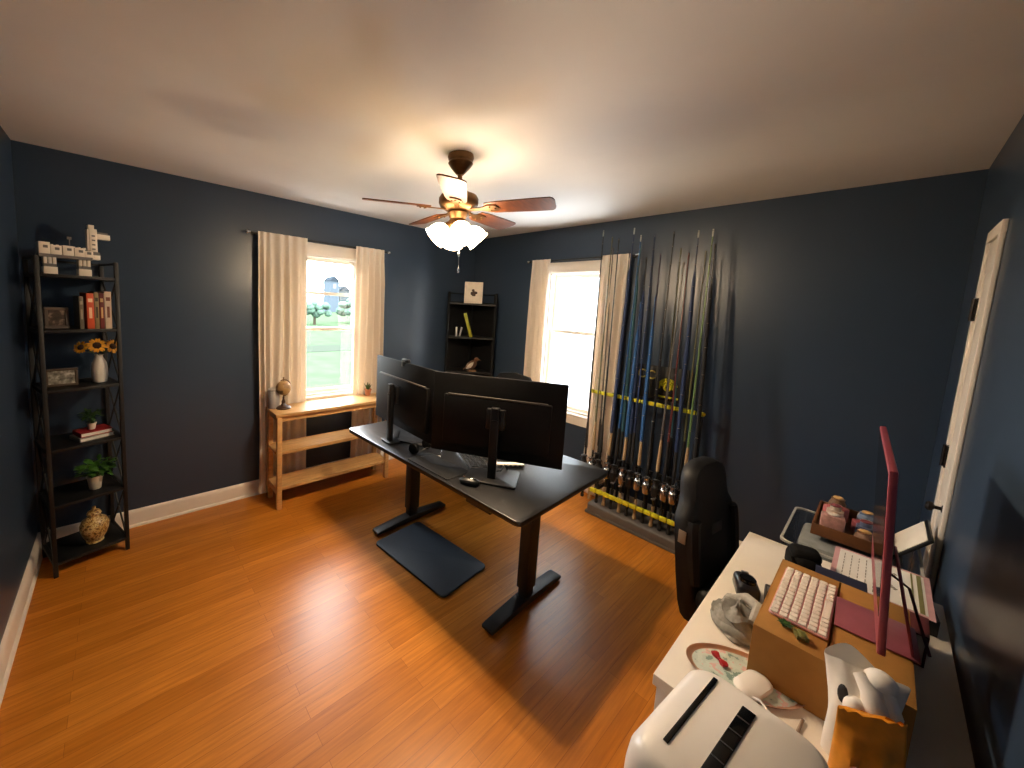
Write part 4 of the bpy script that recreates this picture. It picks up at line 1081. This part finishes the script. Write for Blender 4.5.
B().box((-.01, .0, .088), (.075, .08, .04), bev=.018, seg=3).done('lid', M_BFAB, hat)
B().tube([(-.06, .03, .06), (-.09, .05, .10), (-.10, .03, .03), (-.11, .0, .005), (-.16, .02, .005)], .005, 8).done('strap', M_BFAB, hat)

# storage tubs beyond the desk end
def tub(label, z0, h, loc, rz=0):
    t = thing('storage_tub', label, 'storage tub', (loc[0], loc[1], z0), rz, 'clear tubs by the closet')
    w, d = .42, .36; th = .004
    b = B(); b.prism(rrect(w, d, .03), 0, th)
    outer = rrect(w, d, .03); inner = rrect(w-2*th, d-2*th, .028)
    b.loft([[Vector((x, y, th)) for x, y in outer], [Vector((x*1.03, y*1.03, h-.012)) for x, y in outer], [Vector((x*1.07, y*1.07, h-.010)) for x, y in outer], [Vector((x*1.07, y*1.07, h)) for x, y in outer], [Vector((x*1.01, y*1.01, h)) for x, y in outer], [Vector((x, y, th+.001)) for x, y in inner]], cap=False)
    b.done('bin', M_CLEAR, t)
    r_o = [(x*1.075, y*1.075) for x, y in outer]; r_i = [(x*1.03, y*1.03) for x, y in outer]
    b = B(); b.loft([[Vector((x, y, h-.004)) for x, y in r_i], [Vector((x, y, h-.004)) for x, y in r_o], [Vector((x, y, h+.004)) for x, y in r_o], [Vector((x, y, h+.004)) for x, y in r_i], [Vector((x, y, h-.004)) for x, y in r_i]], cap=False); b.done('rim', mat('milky_plastic', '#b9bab6', .35), t)
    return t
TX, TY = -.945, -3.265
tub('clear plastic storage tub standing on the floor beyond the desk end', .0005, .37, (TX, TY))
o = B().box((0, 0, .15), (.33, .30, .30), bev=.02).done('folded_fabric', mat('taupe_fabric', '#6b625a', .9, var=.2), loc=(TX, TY, .006)); tag(o, 'taupe folded fabric filling the lower clear tub', 'fabric')
tub('clear plastic storage tub on top of another, its rim level with the desk', .372, .37, (TX, TY))
o = B().box((.02, 0, .17), (.26, .30, .34), bev=.02).done('folded_fabric', mat('grey_fabric', '#8a8f90', .9, var=.15), loc=(TX, TY, .378)); tag(o, 'pale grey folded fabric in the upper clear tub', 'fabric')
# decorated box + clutter on the rim
db = thing('craft_box', 'open brown wooden box with pink and blue trinkets on the upper clear tub', 'box', (-.835, -3.255, .7465), .0)
b = B()
for s in (-1, 1): b.box((s*.16, 0, .024), (.008, .21, .048), bev=.001); b.box((0, s*.101, .024), (.312, .008, .048), bev=.001)
b.box((0, 0, .004), (.31, .194, .008)); b.done('carton', mat('red_brown_wood', '#6a4426', .55, var=.25, scale=14), db)
cl = ['#8a6a5a', '#b58a86', '#5f6a8a', '#a98a5a', '#8f4a52', '#c9b6a6', '#6a7a96', '#b5605e', '#d0c4b8', '#70543c']
nm = ['taupe pot', 'dusty pink block', 'slate blue spool', 'tan pot', 'crimson block', 'cream spool', 'grey-blue pot', 'coral block', 'pale spool', 'brown pot']
k = 0
for i in range(5):
    for j in range(2):
        t = thing('trinket', f'{nm[k]} sticking up out of the brown craft box', 'trinket', (-.958+i*.0615, -3.302+j*.094, .7555), .12*k, 'trinkets in the craft box')
        m = mat('trinket_%d' % k, cl[k], .5, var=.2, scale=60); hh = .055+.010*((k*7) % 4)
        if k % 3 == 0: B().lathe([(.020, 0), (.029, .01), (.029, hh*.7), (.022, hh*.9), (.024, hh)], n=16).done('body', m, t)
        elif k % 3 == 1: B().box((0, 0, hh/2), (.052, .072, hh), bev=.006).done('body', m, t)
        else: B().cyl((0, 0, 0), (0, 0, hh*.8), .028, n=16).cyl((0, 0, hh*.8), (0, 0, hh), .018, n=14).done('body', m, t)
        B().ball((0, 0, hh+.004), (.017, .02, .007), 10, 6).done('cap', mat('trinket_cap_%d' % (k % 3), ('#c9a06a', '#d8d0c8', '#7a3a44')[k % 3], .4), t)
        k += 1
# tablet on a stand
tb2 = thing('tablet', 'white tablet in a dark case leaning against the wall by the closet door', 'tablet', (-.86, -3.372, .7505))
TA = math.atan2(.085, .115)
def tb_box(nm, c, d, m, bev):
    b = B(); v = Matrix.Rotation(TA, 4, 'X') @ Vector(c); b.box(v, d, rot=(TA, 0, 0), bev=bev); b.done(nm, m, tb2)
tb_box('case', (0, -.006, .075), (.24, .010, .150), M_BLACK, .003)
tb_box('screen', (0, .0, .075), (.215, .004, .128), M_PAPER, .001)

# white bag with black leaf marks, and an orange snack bag
wb = thing('paper_bag', 'crumpled white bag with a dark leaf mark standing against the cardboard box', 'bag', (-2.113, -3.318, WT), .15)
rings = []
for k in range(15):
    f = k/14; z = .205*f
    squash = 1 - .55*max(0, (f-.62)/.38)**1.6
    rx = (.036+.008*math.sin(2.6*f))*squash; ry = .041+.010*f + .010*(1-squash)
    rings.append([Vector((rx*math.cos(a)*(1+.06*math.sin(5*a+7*f)) + .012*max(0, f-.6)*2, ry*math.sin(a)*(1+.07*math.cos(4*a-6*f)), z + max(0, f-.7)*.06*math.sin(a*1.0+.9) + max(0, f-.6)*.03*math.sin(3*a))) for a in [2*PI*j/32 for j in range(32)]])
B().loft(rings).done('sack', mat('white_bag_paper', '#e9e2d8', .55, var=.03, bump=.3, scale=30), wb)
tz_ = B()
tz_.tube([(-.012, .012, .206), (-.03, -.005, .19), (-.042, -.012, .165), (-.050, -.006, .135), (-.046, -.02, .112), (-.042, -.032, .135), (-.036, -.034, .165), (-.02, -.02, .195), (.004, -.03, .205)], [.010, .017, .02, .016, .014, .013, .015, .017, .010], 10)
tz_.ball((-.044, .014, .150), (.018, .018, .022)); tz_.ball((-.01, -.018, .205), (.026, .024, .02))
tz_.done('crumpled_tissue', mat('white_tissue', '#efe8df', .6, var=.02), wb)
b = B()
for (a, z, w_, h_) in ((2.42, .160, .019, .040), (2.74, .152, .008, .020), (2.66, .130, .013, .012)):
    c = Vector((.0435*math.cos(a), .0475*math.sin(a), z)); R_ = Matrix.Translation(c) @ Matrix.Rotation(a, 4, 'Z') @ Matrix.Rotation(PI/2, 4, 'Y')
    tt = bmesh.new(); bmesh.ops.create_uvsphere(tt, u_segments=12, v_segments=6, radius=1); bmesh.ops.scale(tt, vec=(h_/2, w_/2, .0035), verts=tt.verts); b._merge(tt, R_, 0)
b.done('printed_mark', mat('black_print', '#1d1a18', .6), wb)
sb = thing('snack_bag', 'shiny orange snack bag leaning against the white bag', 'snack bag', (-2.195, -3.335, WT), .30)
rings = []
for k in range(16):
    f = k/15; z = .168*f
    puff = max(.0, math.sin(PI*min(1, max(0, (f+.12)/1.0))))**.6 if f < .86 else .06
    rx = .003+.021*puff; ry = .050*(1-.10*f) if f > .1 else .046
    n_ = 36; ring = []
    for j_ in range(n_):
        a = 2*PI*j_/n_; c_, s_ = math.cos(a), math.sin(a)
        yy = ry*math.copysign(abs(s_)**.75, s_)
        xx = rx*math.copysign(abs(c_)**.9, c_)*(1+.22*math.sin(9*yy/.05+5*f)*puff) + .016*f*f
        zz = z + (.0035*math.sin(j_*2.1) if f > .95 else 0) + .012*f*(yy/.05)*-1
        ring.append(Vector((xx, yy, zz)))
    rings.append(ring)
B().loft(rings).done('pouch', mat('orange_foil', '#d98a1e', .32, var=.25, scale=22, bump=.4), sb)
b = B()
for r in range(3):
    b.tube([(-.0265, .028-.0055*i, .078-.020*r+.006*math.sin(i*1.9+r)) for i in range(11)], .0024, 6)
b.done('printed_script', mat('dark_red_ink', '#5a1414', .5), sb)

# white toaster-like appliance on a small cabinet, nearest the camera
cabx, caby = -2.51, -3.29
cb = thing('side_cabinet', 'low white cabinet under the white slotted appliance', 'cabinet', (cabx, caby, 0))
b = B(); b.box((0, 0, .36), (.44, .39, .68), bev=.004); b.done('body', M_WHITE, cb)
B().box((-.0, .1965, .36), (.42, .003, .64), bev=.001).done('door', M_WPLAS, cb)
B().box((0, 0, .7105), (.46, .41, .02), bev=.003).done('top', M_WHITE, cb)
B().box((0, 0, .01), (.40, .34, .02)).done('plinth', M_DGREY, cb)
tz = .721
ap = thing('toaster', 'white rounded two-slot toaster at the near end of the desk', 'toaster', (-2.505, -3.178, tz), math.radians(-6))
aw, ad, ah = .30, .225, .229
rings = []
for f, s in ((0, .9), (.03, .95), (.3, 1.0), (.75, .985), (.88, .955), (.95, .90), (1.0, .80)):
    rings.append([Vector((x*(1-(1-s)*.8), y*s, .008+(ah-.008)*f)) for x, y in rrect(aw, ad, .05, 8)])
body = B(); body.loft(rings); bo = body.done('body', M_WPLAS, ap, ang=60)
for k, yy in enumerate((.062, .004)):
    b = B(); b.box((.012 if k == 0 else -.005, yy, ah+.0008), (.20, .020 if k else .008, .003), bev=.001); b.done('slot', M_BGLOSS, ap)
b = B()
for k in range(5): b.box((-.08+k*.036, .004, ah+.0025), (.002, .018, .0012))
b.done('slot_wires', M_STEEL, ap)
B().box((.153, 0, .11), (.018, .03, .014), bev=.004).box((.148, .05, .06), (.01, .022, .022), bev=.004).done('lever', mat('grey_knob', '#8d8985', .4), ap)
B().lathe([(.001, 0), (.02, 0), (.022, .012), (.016, .016), (.001, .016)], (.146, -.07, .10), 18, Matrix.Rotation(PI/2, 4, 'Y')).done('dial', mat('grey_knob', '#8d8985', .4), ap)
b = B()
for sx in (-1, 1):
    for sy in (-1, 1): b.cyl((sx*.11, sy*.07, 0), (sx*.11, sy*.07, .0085), .012)
b.done('foot', M_DGREY, ap)
